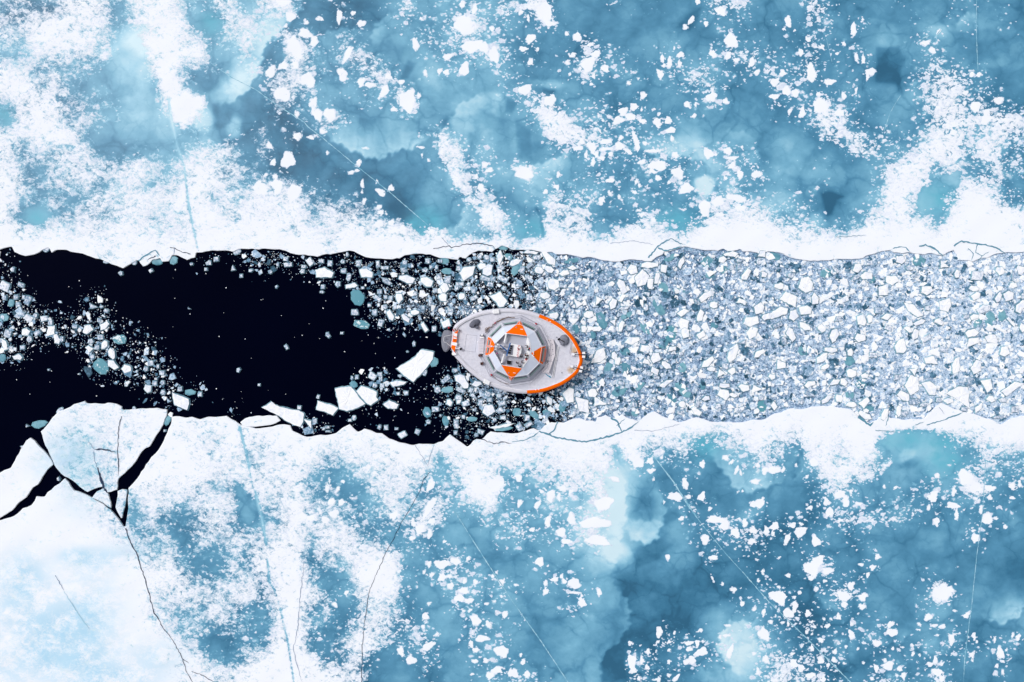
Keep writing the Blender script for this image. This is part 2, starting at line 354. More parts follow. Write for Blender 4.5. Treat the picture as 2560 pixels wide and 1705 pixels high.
# ellipses: x, y, rx, ry, rotation deg, d-light, edge softness (0 crisp .. 1)
ELL = [(1548,1270,52,120,0,.24,.9),(1500,1180,40,60,0,.12,.9),(650,215,16,40,30,.18,.7),(700,60,60,50,0,.10,.8),(340,105,44,38,0,.30,.8),(513,300,28,30,0,.40,.5),(587,322,18,28,10,.42,.4),(565,225,55,20,-30,.25,.8),(1674,362,75,22,0,.30,.7),(1765,375,34,34,0,.26,.6),
 (1760,464,25,25,0,.46,.15),(1783,415,19,18,0,.14,.2),(1819,450,22,28,0,.14,.2),(2029,440,33,35,0,.12,.15),(2089,445,28,28,0,.12,.15),(2026,480,14,14,0,.15,.2),(2040,556,22,20,0,.3,.3),
 (1370,212,42,12,5,.28,.6),(2216,90,26,34,0,.12,.2),(2328,68,38,22,0,.20,.6),(2350,80,30,16,0,.15,.5),(1950,430,50,30,0,.22,.8),(830,215,24,26,0,.06,.15),(870,240,30,30,0,.08,.3),(1000,90,22,40,20,.08,.5),
 (1060,175,60,36,0,.22,.8),(1210,120,50,60,0,.15,.8),(1225,255,32,26,0,.14,.2),(1160,265,34,28,0,.14,.25),(1950,505,60,30,0,.2,.8),(2230,240,60,34,0,.15,.5),(2480,160,30,12,0,.16,.6),
 (1600,1262,36,40,0,-.26,.9),(1700,1300,60,50,0,.22,.9),(2265,1136,22,14,-30,.22,.4),(2270,1160,30,10,-15,-.22,.7),(2300,1100,60,40,0,.12,.9),(1700,1320,40,30,0,.1,.9),(1860,1290,50,16,-25,.22,.8),
 (1400,1280,60,40,0,.1,.9),(1840,1630,60,60,0,.22,.7),(590,1230,20,46,0,-.06,.6),(2110,1625,28,34,0,.14,.2),(2150,1690,30,30,0,.12,.3),(2330,1620,30,30,0,.1,.3),(1100,1560,60,40,0,.04,.8),(1540,1380,40,26,0,.25,.7),(2460,350,60,40,0,.1,.8),
 (1290,365,14,22,0,.08,.2),(1280,440,40,30,0,.12,.7),(1230,360,34,34,0,.06,.2),(1980,370,50,34,0,.10,.3),(1140,430,20,60,15,.14,.6),(60,1000,10,10,0,0,.5),
 (1660,1660,40,26,20,.05,.7),(1690,1450,12,14,0,.14,.6),(1600,1150,60,40,0,.1,.8),(640,300,40,20,-20,.12,.7),(60,60,50,30,0,-.12,.8),(100,40,60,26,0,-.10,.8)]
# flat dark windows of clear thin ice
DARK = [([(1020,152),(1042,160),(1020,196),(1001,201)],.26),([(1356,220),(1389,226),(1383,239),(1359,234)],.26),([(1268,245),(1294,258),(1280,285),(1262,282)],.26),([(2189,120),(2246,120),(2262,150),(2250,177),(2249,215),(2235,212),(2188,207)],.24),
 ([(2241,217),(2254,217),(2254,236),(2241,239)],.2),([(2051,484),(2070,478),(2090,484),(2107,492),(2088,500),(2078,537),(2066,540),(2056,510)],.3),([(905,330),(935,325),(940,300),(900,296)],.14),([(1130,290),(1118,310),(1105,322),(1110,300)],.2),
 ([(1290,300),(1325,330),(1330,400),(1296,395),(1290,350)],.16),([(533,262),(548,260),(550,320),(535,322)],.2),([(2135,12),(2160,25),(2150,32),(2138,26)],.2),([(1505,1640),(1535,1600),(1560,1630),(1560,1690),(1530,1705),(1505,1705)],.22),
 ([(1690,70),(1715,40),(1750,20),(1745,55),(1720,80)],.2),([(2000,1120),(1990,1150),(1984,1190),(2000,1175),(2006,1130)],.16),([(1655,1290),(1690,1270),(1700,1290),(1660,1310)],.1),([(1580,1372),(1640,1345),(1680,1360),(1640,1400),(1590,1420)],.16)]
CLEAR = [([(2292,500),(2300,480),(2325,465),(2345,450),(2370,430),(2395,428),(2393,465),(2358,472),(2345,490),(2345,515),(2305,532),(2296,520)],.12,.45),
 ([(1528,1112),(1545,1108),(1560,1150),(1600,1185),(1640,1180),(1655,1260),(1645,1345),(1560,1330),(1556,1230)],.10,.5),
 ([(60,540),(75,520),(118,520),(122,545),(95,562),(75,556)],.1,.5),([(1095,330),(1095,385),(1150,490),(1158,540),(1105,575),(1040,560),(900,470),(880,420),(990,385)],.0,.9),([(2190,1110),(2240,1080),(2330,1080),(2370,1150),(2260,1170),(2230,1150)],.08,.7),
 ([(476,30),(505,20),(545,45),(555,75),(520,80),(480,55)],.05,.8),([(590,1200),(625,1235),(640,1260),(640,1320),(625,1310),(600,1290)],.15,.5),([(1560,1400),(1700,1395),(1760,1500),(1640,1540),(1580,1520)],.02,.9)]
WHITE = [([(408,190),(425,200),(470,235),(505,242),(510,270),(490,290),(460,315),(436,300),(424,250)],.42),([(350,90),(385,80),(420,100),(430,180),(415,190),(385,150)],.36),
 ([(1075,570),(1090,575),(1110,600),(1090,612),(1070,598)],.3),([(1340,270),(1385,280),(1420,320),(1400,355),(1375,330)],.2),([(1205,520),(1245,515),(1250,560),(1225,565),(1205,545)],.3),([(1290,415),(1330,417),(1332,440),(1323,452),(1300,442),(1290,440)],.4),
 ([(1345,20),(1375,15),(1383,50),(1370,70),(1345,50)],.3),([(1000,225),(1040,250),(1040,275),(1010,275),(995,250)],.35),([(715,90),(745,100),(757,130),(740,155),(720,140)],.35),([(1150,40),(1180,45),(1200,75),(1170,85),(1145,70)],.3),
 ([(1158,1190),(1210,1175),(1258,1195),(1262,1215),(1240,1230),(1180,1215)],.3),([(1455,1110),(1510,1115),(1520,1150),(1515,1180),(1470,1160)],.2),([(2100,1200),(2150,1195),(2180,1180),(2228,1140),(2225,1165),(2170,1195),(2130,1200)],.3),
 ([(2390,1190),(2412,1168),(2440,1200),(2470,1230),(2440,1240),(2410,1215)],.3),([(2330,1460),(2350,1455),(2388,1475),(2375,1495),(2345,1500),(2328,1480)],.35),([(1358,570),(1362,520),(1375,490),(1400,510),(1395,570)],.0)]
TURQ = [(95,545,30,22),(1075,550,40,34),(1690,555,60,34),(2360,1150,50,40),(2260,1100,60,34),(2350,1100,30,30),(1760,1110,40,36),(2340,500,50,40),(1330,575,40,26),(1045,560,30,20),(545,625-20,30,8),(2045,600,10,10),(1165,1140,60,20),(1500,1120,30,20),(530,60,30,30),(10,290,30,30),(175,1095,34,28),(570,1100,20,10),(1050,600,60,20)]
TINT = [(140,1600,120,90,1.),(60,1440,60,60,.9),(230,1520,70,80,.7),(300,1700,90,30,.9),(210,1660,120,60,.5),(400,1640,60,40,.6),(40,1520,80,60,.4),(240,1400,60,30,.6),(330,1380,80,24,.4),(180,1130,60,60,.7),(110,1150,40,40,.5),(200,1240,60,60,.35),(10,1680,60,60,.4),(190,1390,40,20,.8)]
BANDS = [([(424,250),(430,300),(435,320),(448,374),(462,415),(467,456),(473,510),(484,565),(497,628)], 2.8, .90),
 ([(600,1068),(617,1130),(633,1217),(640,1228),(656,1298),(668,1362)], 3, .74), ([(670,1398),(675,1453),(689,1475),(705,1534),(722,1610),(733,1684),(740,1730)], 2.2, .78),
 ([(1340,520),(1352,545),(1358,590)], 3, .2)]
# surveyed single snow patches: tile origin, then u v rx ry (rotation) in tile units
FLK = [(640,0,"320 160 40 50;455 315 60 45;360 440 60 100;540 385 40 45;255 610 38 38;770 160 30 60;970 225 35 35;900 128 22 25;365 600 35 40;800 690 45 60;140 670 40 60;250 870 70 70;480 740 60 70;530 960 35 70;1395 930 80 90;1470 420 32 60;970 760 30 50;1060 790 50 30;570 1060 45 60;685 1060 55 60;380 1055 30 30;1220 710 30 35;1500 885 18 32;850 500 25 90 30;1910 240 80 90;1990 430 90 60;2100 440 40 60;2190 510 45 80;1760 530 45 30;1920 640 40 70;1340 760 28 25;1180 850 30 80 20;1270 1010 28 25;280 245 16 20;470 215 26 16;590 180 40 20;1690 660 24 28;1755 670 24 32;1560 680 20 30;2170 270 24 30;1520 180 18 18;1900 45 28 34;250 30 60 40;2010 90 20 60 15"),
(640,320,"388 80 38 42;505 90 30 22;620 35 30 30;300 295 55 82;165 320 27 30;660 235 16 16;130 165 28 30;950 320 20 32;880 412 25 18;930 395 25 12;1150 595 28 55 -45;1245 555 24 30;980 520 20 35;1115 495 12 20;1135 885 40 40;1250 875 28 32;1275 945 30 28;40 560 60 65;200 540 50 70;350 600 60 80;1350 945 35 50;95 435 18 18;180 450 24 26;1010 190 30 12;1520 180 36 14;1530 250 12 18;1590 300 16 16;1135 730 24 20;980 590 14 18;1155 780 26 24;2070 555 36 34;1000 670 18 26;1200 790 16 24;2110 340 36 24;2150 390 32 28;2030 450 16 34"),
(1280,320,"115 420 75 60;610 190 50 20;735 180 40 55;860 195 50 18;905 245 22 30;985 170 45 35;1065 220 50 20 30;680 250 20 30;745 320 20 45;825 280 35 18;425 435 18 28;775 245 25 30;1300 215 90 15;1500 250 30 35;1470 100 25 25;1460 25 40 30;1220 145 22 22;1340 465 28 32;1520 415 60 50;1600 560 60 50;1800 235 45 50;1870 250 18 18;1980 215 45 30;2095 435 32 40;2245 430 45 40;1300 850 28 25;1770 740 60 70;1890 680 60 45 -40;2060 650 90 35 15;2100 740 50 30;1960 465 20 20;820 670 30 35;905 485 40 25;1125 595 28 18;985 635 20 25;1440 505 22 22;640 130 26 30;860 130 60 26;1000 95 22 26;1140 130 24 90 -20;1340 350 80 50;1190 320 44 24;1290 400 40 24 20;310 590 28 22;410 545 26 26;1140 500 18 24;1170 535 16 24;1910 800 60 16;1190 800 36 20;1160 760 30 16;895 600 18 24;2020 280 60 18;2110 180 14 20;2020 350 44 24 -30"),
(1280,0,"300 110 65 90;345 225 45 30;170 360 50 40;105 455 50 22;600 345 35 45;720 415 28 22;770 505 45 35;700 600 60 70;855 635 35 40;750 705 22 25;560 510 28 28;1360 690 30 50;1445 580 24 50;1395 610 20 20;1540 590 25 30;1645 190 20 55 30;1590 255 25 25;1705 20 25 30;1780 230 20 35;2010 380 55 70;1915 110 45 45;1830 900 50 45;1205 885 25 40;1120 985 40 35;1020 1030 35 50 20;975 1110 45 40;1085 1080 45 35;1200 1120 35 25;1335 1130 40 45;1435 1110 30 40;1350 1055 15 15;2200 580 25 50;80 120 24 26;150 180 18 34;170 580 30 30;235 460 14 30;500 315 18 22;505 580 18 18;530 690 16 20;650 765 16 16;730 780 20 14;1190 1010 14 24;1550 510 30 30;1380 540 20 40;1610 965 34 28;1685 970 14 24;1960 940 30 26;1670 1070 26 22;1075 765 26 24;1160 730 14 18;1490 450 12 20;1840 500 30 44 -35;1980 520 30 40 30;2060 560 36 20;2250 670 30 30;120 830 60 50;350 930 50 60"),
(1920,0,"180 205 35 50;390 680 45 90;365 365 30 25;935 665 50 32;55 760 40 40;130 680 35 30;165 840 35 50;245 860 40 35;50 895 45 30;310 1040 30 50;195 1025 20 28;560 760 50 30;690 885 25 35;480 980 80 60;650 1040 40 40;780 280 30 60;2110 930 40 40;1800 950 20 22;1930 690 25 25;1865 690 26 26;805 530 16 40;870 550 18 40;905 720 14 44;860 190 14 24;240 285 14 14;140 275 18 16;1560 300 14 30 30;1440 400 44 26;1500 470 40 30;805 835 14 30 20;460 870 24 22;630 500 18 18;690 410 20 20;490 440 24 30;295 490 24 36;1810 860 26 30;1900 990 40 60;2000 1080 44 70"),
(1280,1040,"60 565 35 35;1155 420 50 60;1270 410 30 35;1275 500 35 25;1500 740 65 40;1740 740 35 40;1590 620 30 55;1620 740 25 25;1815 850 22 22;1745 440 32 32;1960 380 30 25;2230 600 45 22;2270 800 45 50;2210 810 30 28;1555 940 28 25;1950 1005 45 45;2140 985 30 40;2215 1045 35 35;1870 950 80 35;2050 1070 50 40;1770 1130 40 45;940 575 55 22 15;355 730 40 55;545 945 40 50;330 970 28 55;450 1065 50 40;235 810 22 55 35;840 800 90 60;760 980 140 50 -5;780 1140 110 45;1375 380 18 18;430 740 18 36;460 665 40 26;540 690 24 24;270 690 22 18;1395 790 16 20;2015 420 14 34 30;2065 490 18 44 15;2100 520 12 34;2255 450 24 22;2320 500 34 34;2250 900 16 16;2085 940 18 14;2115 685 14 14;2070 695 12 14;1300 580 12 20;2335 1050 24 46;2200 1150 34 30;70 800 20 46 25;185 1040 20 26;630 840 20 20;500 1150 60 22"),
(1920,1040,"55 1010 40 40;220 1005 38 25;290 1060 60 45;300 990 25 22;170 1130 25 60 15;435 1150 45 45;655 715 50 40;710 785 35 50;755 700 22 26;560 880 35 50;655 955 30 20;1165 655 22 18;1690 820 55 35;1725 910 22 50;1540 965 35 35;2005 945 60 45;2170 1015 22 20;1800 560 60 70;1900 650 50 60;2030 660 60 25;2235 640 35 30;2305 620 20 35;2030 745 25 25;1550 545 25 30;415 425 40 40;50 495 55 40;135 490 18 26 20;255 450 12 20;1060 645 16 20;830 800 36 18;1470 840 20 22;1510 740 40 60;1700 690 26 40;2240 750 30 16;1950 860 18 44;2085 940 18 18;1880 1050 16 16;380 840 30 20;115 1050 14 14;535 790 30 40 20;350 560 14 22;1900 1120 34 50;40 1080 24 24"),
(1280,1385,"570 265 65 45;395 230 35 25;640 440 40 40;255 65 35 50;310 340 30 30;1350 710 32 50;1100 980 45 60;1110 1065 32 35;1240 1035 24 25;1620 815 40 25;1700 815 25 35;1740 895 60 40;1630 870 45 20;1655 970 38 35;1600 985 30 28;1735 695 25 20;2000 895 30 60 20;1970 745 40 15;2035 325 32 25;2310 730 50 60;2330 960 30 40;1850 30 40 25;1980 650 40 12;455 205 22 22;480 245 26 22;310 265 22 28;800 345 28 34;35 280 30 14;1430 25 20 26;330 105 12 12;35 345 14 12;100 345 10 12;1085 810 18 20;1250 890 16 34;1325 885 14 14;1440 875 16 16;1490 725 14 20;1440 800 18 20;1410 805 12 10;1750 795 22 16;1340 800 16 18;1170 1135 26 20;1340 1150 26 20;1440 1110 18 20;1510 1130 18 44 35;1440 985 18 22;1190 970 18 44;2225 500 18 24;2310 530 20 40 25;2220 910 16 20;2115 450 26 26;1840 220 10 30 -20;1935 270 14 14;100 990 26 30;140 1100 26 46;80 920 16 24;20 1090 36 44;575 350 60 14;640 375 16 14;2300 160 22 26;2260 240 14 20;1910 760 20 16;2255 1070 20 36"),
(1920,1385,"390 130 70 60;90 390 80 60;180 540 60 40;240 480 25 60;390 215 30 25;515 245 22 22;690 385 65 50;755 290 35 40;865 390 40 38;695 460 28 35;640 570 28 30;360 540 30 32;855 480 28 30;1120 640 35 30;1135 715 50 40;995 815 40 35;760 740 30 40;1100 1020 55 40;990 1045 25 35;1240 1110 25 30;1205 1050 22 28;1610 350 100 50 -15;1815 560 35 28;1465 575 32 35;1550 1080 45 40;1530 970 20 45;2125 900 35 55;1680 780 30 50;480 785 30 22;610 890 22 30;600 965 22 28;300 1045 32 40;540 655 25 20;540 150 50 36;450 60 60 50;180 195 26 20;95 300 16 16;440 315 18 24;285 350 18 18;240 390 16 14;510 360 16 16;400 615 16 16;575 590 16 16;510 595 14 18;760 640 16 20;420 665 26 16;350 710 14 30;400 730 16 16;180 640 16 26;130 625 30 12;20 620 24 24;620 800 0 0;710 845 18 18;820 865 12 16;1065 890 18 18;1140 860 14 20;1225 850 26 12;1315 830 20 16;1385 920 18 16;1325 915 14 22;1250 925 12 12;1070 970 16 26;870 1000 14 14;690 1000 20 14;480 970 36 34;220 910 20 16;400 860 16 40 -20;230 1000 40 40 20;545 1015 18 20;380 1110 50 26;500 1150 30 22;950 1140 20 18;1180 1110 14 16;1060 1160 12 10;1385 640 18 16;1380 690 26 8;1600 660 28 24;1520 650 40 14;1550 740 18 12;1590 1005 20 18;1480 1010 26 28;1740 965 14 12;1865 920 24 24;1870 970 16 16;1885 750 20 36 -15;1910 800 12 20;2185 875 16 14;2095 1025 20 18;2150 1080 12 28;2150 980 20 10;2075 780 14 30;1720 730 30 10;1710 520 18 16;2240 745 16 30 20;2290 760 20 36 35;1000 20 22 36;955 120 26 30;910 185 18 28;850 90 30 12;100 25 14 12;1735 110 10 10;1715 270 14 14;1670 300 14 14;1600 280 24 22;1590 1140 30 30"),
(640,1040,"700 785 40 32;640 950 35 30;790 790 30 30;720 900 45 40;660 660 20 50;435 915 35 35;510 935 35 35;1600 830 30 110 25;1620 965 32 32;1510 1030 45 40;1450 970 20 50;1610 630 35 55 30;2200 630 70 50;2050 660 70 50;1440 1120 35 18;1600 1080 25 45;1270 910 30 60 30;805 600 16 18;1740 945 16 16;1725 1110 14 14;1735 1150 18 16;785 975 16 16;790 935 14 14;2190 745 14 18;680 590 14 28;760 665 16 34 30"),
(640,1385,"1595 90 18 38;1710 90 65 45;1620 185 22 22;1715 210 40 35;1915 330 40 35;1840 60 50 30;1950 45 22 22;1965 425 40 25;1870 400 45 40;1595 450 22 22;2025 610 50 50;2140 640 35 30;2080 770 55 35;2255 255 30 30;2260 385 18 18;1430 970 45 40;1335 890 30 45;2260 890 60 55;2020 880 35 22;2220 1060 45 35;2150 1110 35 40;730 460 28 25;835 350 20 25;1590 840 60 35 -40;1540 660 20 20;1550 160 14 24;1320 160 18 20;1285 205 20 22;2180 200 18 14;2210 165 14 12;1910 515 18 16;1970 510 20 18;2125 455 20 20;2195 430 18 18;1560 570 40 30;2290 550 26 40;1980 820 20 36;1790 290 36 30;1780 200 26 22;2020 250 24 24;1920 245 20 30;2340 1090 24 40;1990 1100 20 14;1665 735 20 26;2010 980 26 24;2115 975 26 24")]
def fields(X, Y):
    px = X*PX+1280; py = 852.5-Y*PX
    S = bil(SN, SNY, 40, px, py); L = bil(LT, LTY, 80, px, py)*.86+.03
    jit = np.sin(px*.071+2*np.sin(py*.037))*np.sin(py*.063+1.7*np.sin(px*.029))
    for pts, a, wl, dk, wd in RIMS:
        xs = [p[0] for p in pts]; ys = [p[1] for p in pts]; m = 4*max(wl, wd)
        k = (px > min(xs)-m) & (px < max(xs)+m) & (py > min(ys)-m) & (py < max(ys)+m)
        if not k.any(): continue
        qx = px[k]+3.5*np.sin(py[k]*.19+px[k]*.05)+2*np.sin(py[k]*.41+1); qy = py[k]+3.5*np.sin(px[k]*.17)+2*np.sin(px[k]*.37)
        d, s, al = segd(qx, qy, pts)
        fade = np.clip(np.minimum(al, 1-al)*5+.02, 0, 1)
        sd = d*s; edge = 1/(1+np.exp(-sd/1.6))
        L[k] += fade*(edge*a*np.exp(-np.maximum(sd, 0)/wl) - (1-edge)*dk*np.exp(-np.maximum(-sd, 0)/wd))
    for x, y, rx, ry, ro, dl, so_ in ELL:
        k = (np.abs(px-x) < 2*(rx+ry)) & (np.abs(py-y) < 2*(rx+ry))
        c, s = math.cos(R(ro)), math.sin(R(ro)); dx, dy = px[k]-x, py[k]-y
        u, v = (dx*c+dy*s)/rx, (-dx*s+dy*c)/ry; th = np.arctan2(v, u)
        r = np.hypot(u, v)*(1+.07*np.sin(3*th+x)+.06*np.sin(5*th+y))
        L[k] += dl*(1/(1+np.exp((r-1)/(.03+.22*so_))))*(1-.35*so_*np.clip(r, 0, 1))
    for pts, a in DARK:
        xs = [p[0] for p in pts]; ys = [p[1] for p in pts]
        k = (px > min(xs)-30) & (px < max(xs)+30) & (py > min(ys)-30) & (py < max(ys)+30)
        if not k.any(): continue
        d, _, _ = segd(px[k], py[k], pts, True); ins = inside(px[k], py[k], pts); sd = np.where(ins, d, -d)
        e = 1/(1+np.exp(-sd/2.)); L[k] -= a*e; S[k] *= 1-.9*e
    for lst, val in ((CLEAR, 0), (WHITE, 1)):
        for it in lst:
            pts = it[0]; xs = [p[0] for p in pts]; ys = [p[1] for p in pts]
            k = (px > min(xs)-30) & (px < max(xs)+30) & (py > min(ys)-30) & (py < max(ys)+30)
            if not k.any(): continue
            d, _, _ = segd(px[k]+3*np.sin(py[k]*.3), py[k]+3*np.sin(px[k]*.27), pts, True); ins = inside(px[k], py[k], pts); sd = np.where(ins, d, -d)
            e = 1/(1+np.exp(-sd/(5. if val else 2.5)))
            if val: S[k] = np.clip(S[k]*(1-e)+e*(.70+it[1]*.75), 0, 1.2)
            else: S[k] = S[k]*(1-e*(1-it[2]*.5)); L[k] += it[1]*e
    for pts, wd, lv in BANDS:
        d, _, al = segd(px, py, pts); wv = wd*(.6+.4*np.sin(al*9+1)); e = 1/(1+np.exp((d-wv)/1.3)); S[:] = S*(1-.85*e); L[:] = L*(1-e)+lv*e
    gxi = np.floor(px/60).astype(int); gyi = np.floor(py/60).astype(int); order = np.lexsort((gxi, gyi)); kk = (gyi*1000+gxi)[order]
    for ox, oy, txt in FLK:
        for e_ in txt.split(';'):
            a = [float(q) for q in e_.split()]; ro = a[4] if len(a) > 4 else 0
            if a[2] < 1: continue
            x, y, rx, ry = ox+a[0]/3.68, oy+a[1]/3.68, a[2]/3.68, a[3]/3.68; m = max(rx, ry)*1.5+4
            rows_ = []
            for cy in range(int((y-m)//60), int((y+m)//60)+1):
                lo = np.searchsorted(kk, cy*1000+int((x-m)//60)); hi = np.searchsorted(kk, cy*1000+int((x+m)//60)+1); rows_.append(order[lo:hi])
            k = np.concatenate(rows_)
            if not len(k): continue
            c, s = math.cos(R(ro)), math.sin(R(ro)); dx, dy = px[k]-x, py[k]-y
            u, v = (dx*c+dy*s)/rx, (-dx*s+dy*c)/ry; th = np.arctan2(v, u)
            r = np.hypot(u, v)*(1+.13*np.sin(2*th+x)+.12*np.sin(3*th+y*.7)+.08*np.sin(5*th+x*.3)); sz = math.sqrt(rx*ry)
            e = 1/(1+np.exp((r-1.0)*sz/1.5)); S[k] = np.maximum(S[k], e*1.12)
    Q = np.zeros_like(S)
    for x, y, rx, ry in TURQ: Q += np.exp(-(((px-x)/rx)**2+((py-y)/ry)**2))
    T = np.zeros_like(S)
    for x, y, rx, ry, a in TINT: T += a*np.exp(-(((px-x)/rx)**2+((py-y)/ry)**2))
    # granular frost near the channel and on the left, round flakes on the bare ice
    G = np.clip((S-.35)*1.8, 0, 1)*.8 + .35*np.clip(1-np.abs(py-840)/560, 0, 1) + .30*np.clip((1000-px)/900, 0, 1) + .12*jit
    wl_ = np.clip((1250-px)/350, 0, 1); G = np.where(px > 1250, G*.85, G+.38*wl_*np.clip(S*3, 0, 1)); S = np.clip(S, 0, 1.15); S = S+.055*np.sin(np.pi*np.clip(S, 0, 1))*wl_*np.clip((S-.12)*5, 0, 1)
    S = np.clip(S, 0, 1.15); S = np.where(S < .06, S-.10, S)
    return S, np.clip(L, 0, 1), np.clip(Q, 0, 1), np.clip(T, 0, 1), np.clip(G, 0, 1)

# ------------------------------------------------------------------ outlines of the sheets (four-digit survey tiles, 3.68 units per pixel)
K = 3.68
def reg(ox, oy, s):
    v = [float(a) for a in s.replace(';', ' ').split()]
    return [(ox+v[i]/K, oy+v[i+1]/K) for i in range(0, len(v), 2)]
NE = (reg(0, 580, "0 165 60 145 120 135 145 185 200 210 240 222 330 205 400 165 460 140 485 190 530 165 620 165 700 190 770 200 850 230 930 250 1000 280 1080 310 1140 335 1190 305 1260 262 1285 262 1300 290 1325 318 1385 288 1410 255 1480 240 1500 275 1560 270 1590 215 1640 215 1700 245 1730 258 1800 235 1810 190 1900 180 1960 170 2050 172 2120 175 2150 185 2220 155")
 + reg(640, 580, "0 160 100 155 220 160 280 175 320 195 360 205 450 210 520 220 570 228 620 210 720 200 800 185 860 172 900 178 950 205 1010 232 1060 240 1110 245 1200 250 1260 252 1300 240 1320 245 1370 215 1440 205 1500 200 1600 205 1650 225 1690 240 1740 240 1800 250 1860 258 1875 225 1900 240 1930 245 1960 215 2000 190 2050 172 2120 175 2170 185 2200 160 2260 125 2320 145")
 + reg(1280, 580, "0 165 60 165 120 165 180 165 240 180 300 190 370 185 400 205 500 205 600 225 650 240 700 230 760 240 850 265 920 275 980 275 1040 260 1120 255 1200 260 1210 270 1280 272 1320 235 1380 210 1400 180 1450 178 1520 155 1580 135 1650 150 1740 165 1820 170 1890 175 1940 152 1980 178 2030 175 2095 155 2120 182 2180 180 2240 190 2270 200")
 + reg(1920, 580, "0 180 60 185 130 200 200 235 260 250 350 262 450 268 560 262 650 248 760 252 860 245 900 218 980 200 1060 175 1120 170 1150 190 1220 200 1290 185 1330 200 1400 205 1500 195 1560 215 1600 215 1640 190 1700 168 1730 215 1740 260 1830 262 1870 275 1930 250 2010 240 2060 210 2150 195 2200 185 2280 190 2355 182"))
SE_ = (reg(0, 960, "1190 1140 1185 1080 1190 955 1250 890 1310 800 1375 710 1400 670 1440 635 1510 530 1525 490 1580 370 1585 300 1620 295 1660 297 1720 310 1770 300 1845 325 1920 300 1980 303 2040 298 2090 292 2130 320 2200 362 2240 385")
 + reg(640, 960, "0 408 120 395 265 370 320 380 340 430 400 455 470 485 540 475 600 465 640 470 740 450 800 400 865 368 905 410 940 440 1000 410 1060 425 1110 450 1160 452 1200 480 1260 510 1320 535 1380 545 1445 562 1500 548 1570 550 1640 553 1720 525 1785 462 1850 510 1945 578 2000 520 2030 505 2070 510 2100 490 2160 435 2220 445 2300 450")
 + reg(1280, 960, "0 455 60 450 130 430 200 405 250 430 300 380 360 350 430 350 480 355 560 320 620 312 680 335 740 335 770 350 780 305 860 285 910 310 950 310 1010 275 1050 305 1120 325 1165 345 1200 310 1250 270 1310 250 1350 275 1420 310 1480 330 1540 352 1600 335 1660 310 1700 305 1760 320 1820 345 1930 345 2000 345 2070 352 2160 340 2220 325 2290 330")
 + reg(1920, 960, "0 305 60 270 120 260 190 225 240 220 310 230 400 205 500 200 580 200 640 215 700 222 760 235 820 300 850 310 930 365 960 340 1000 330 1050 270 1080 265 1110 310 1190 315 1230 328 1310 318 1430 322 1460 280 1510 235 1585 172 1640 195 1780 255 1830 262 1880 272 1960 300 2060 330 2140 372 2200 330 2280 305 2355 290"))
SW_ = reg(0, 960, "1160 1325 1120 1270 1050 1180 960 1100 860 1045 780 1005 690 975 640 900 605 865 560 910 510 940 450 990 420 1035 380 1035 345 1030 330 1070 300 1110 220 1140 140 1210 60 1235 0 1255")
def jag(pts, amp=1.6, step=9, closed=False):
    out = []; n = len(pts); m = n if closed else n-1
    for i in range(m):
        a, b = pts[i], pts[(i+1) % n]; L_ = math.hypot(b[0]-a[0], b[1]-a[1]); k = max(1, int(L_/step))
        for j in range(k):
            s = j/k; q = 0 if j == 0 else random.uniform(-amp, amp)
            nx, ny = (b[1]-a[1])/(L_+1e-6), -(b[0]-a[0])/(L_+1e-6)
            out.append((a[0]+(b[0]-a[0])*s+nx*q, a[1]+(b[1]-a[1])*s+ny*q))
    if not closed: out.append(pts[-1])
    return out
FAR = 9000
NORTH = [(-FAR, -FAR), (-FAR, 700), (-600, 610), (-200, 650), (-90, 630)] + jag(NE) + [(2700, 640), (2900, 610), (3400, 660), (FAR, 560), (FAR, -FAR)]
SOUTH = jag(SE_) + [(2640, 1050), (2900, 1020), (3500, 1060), (FAR, 1000), (FAR, FAR), (-FAR, FAR), (-FAR, 1500), (-500, 1430), (-200, 1340)] + jag(SW_)[::-1]

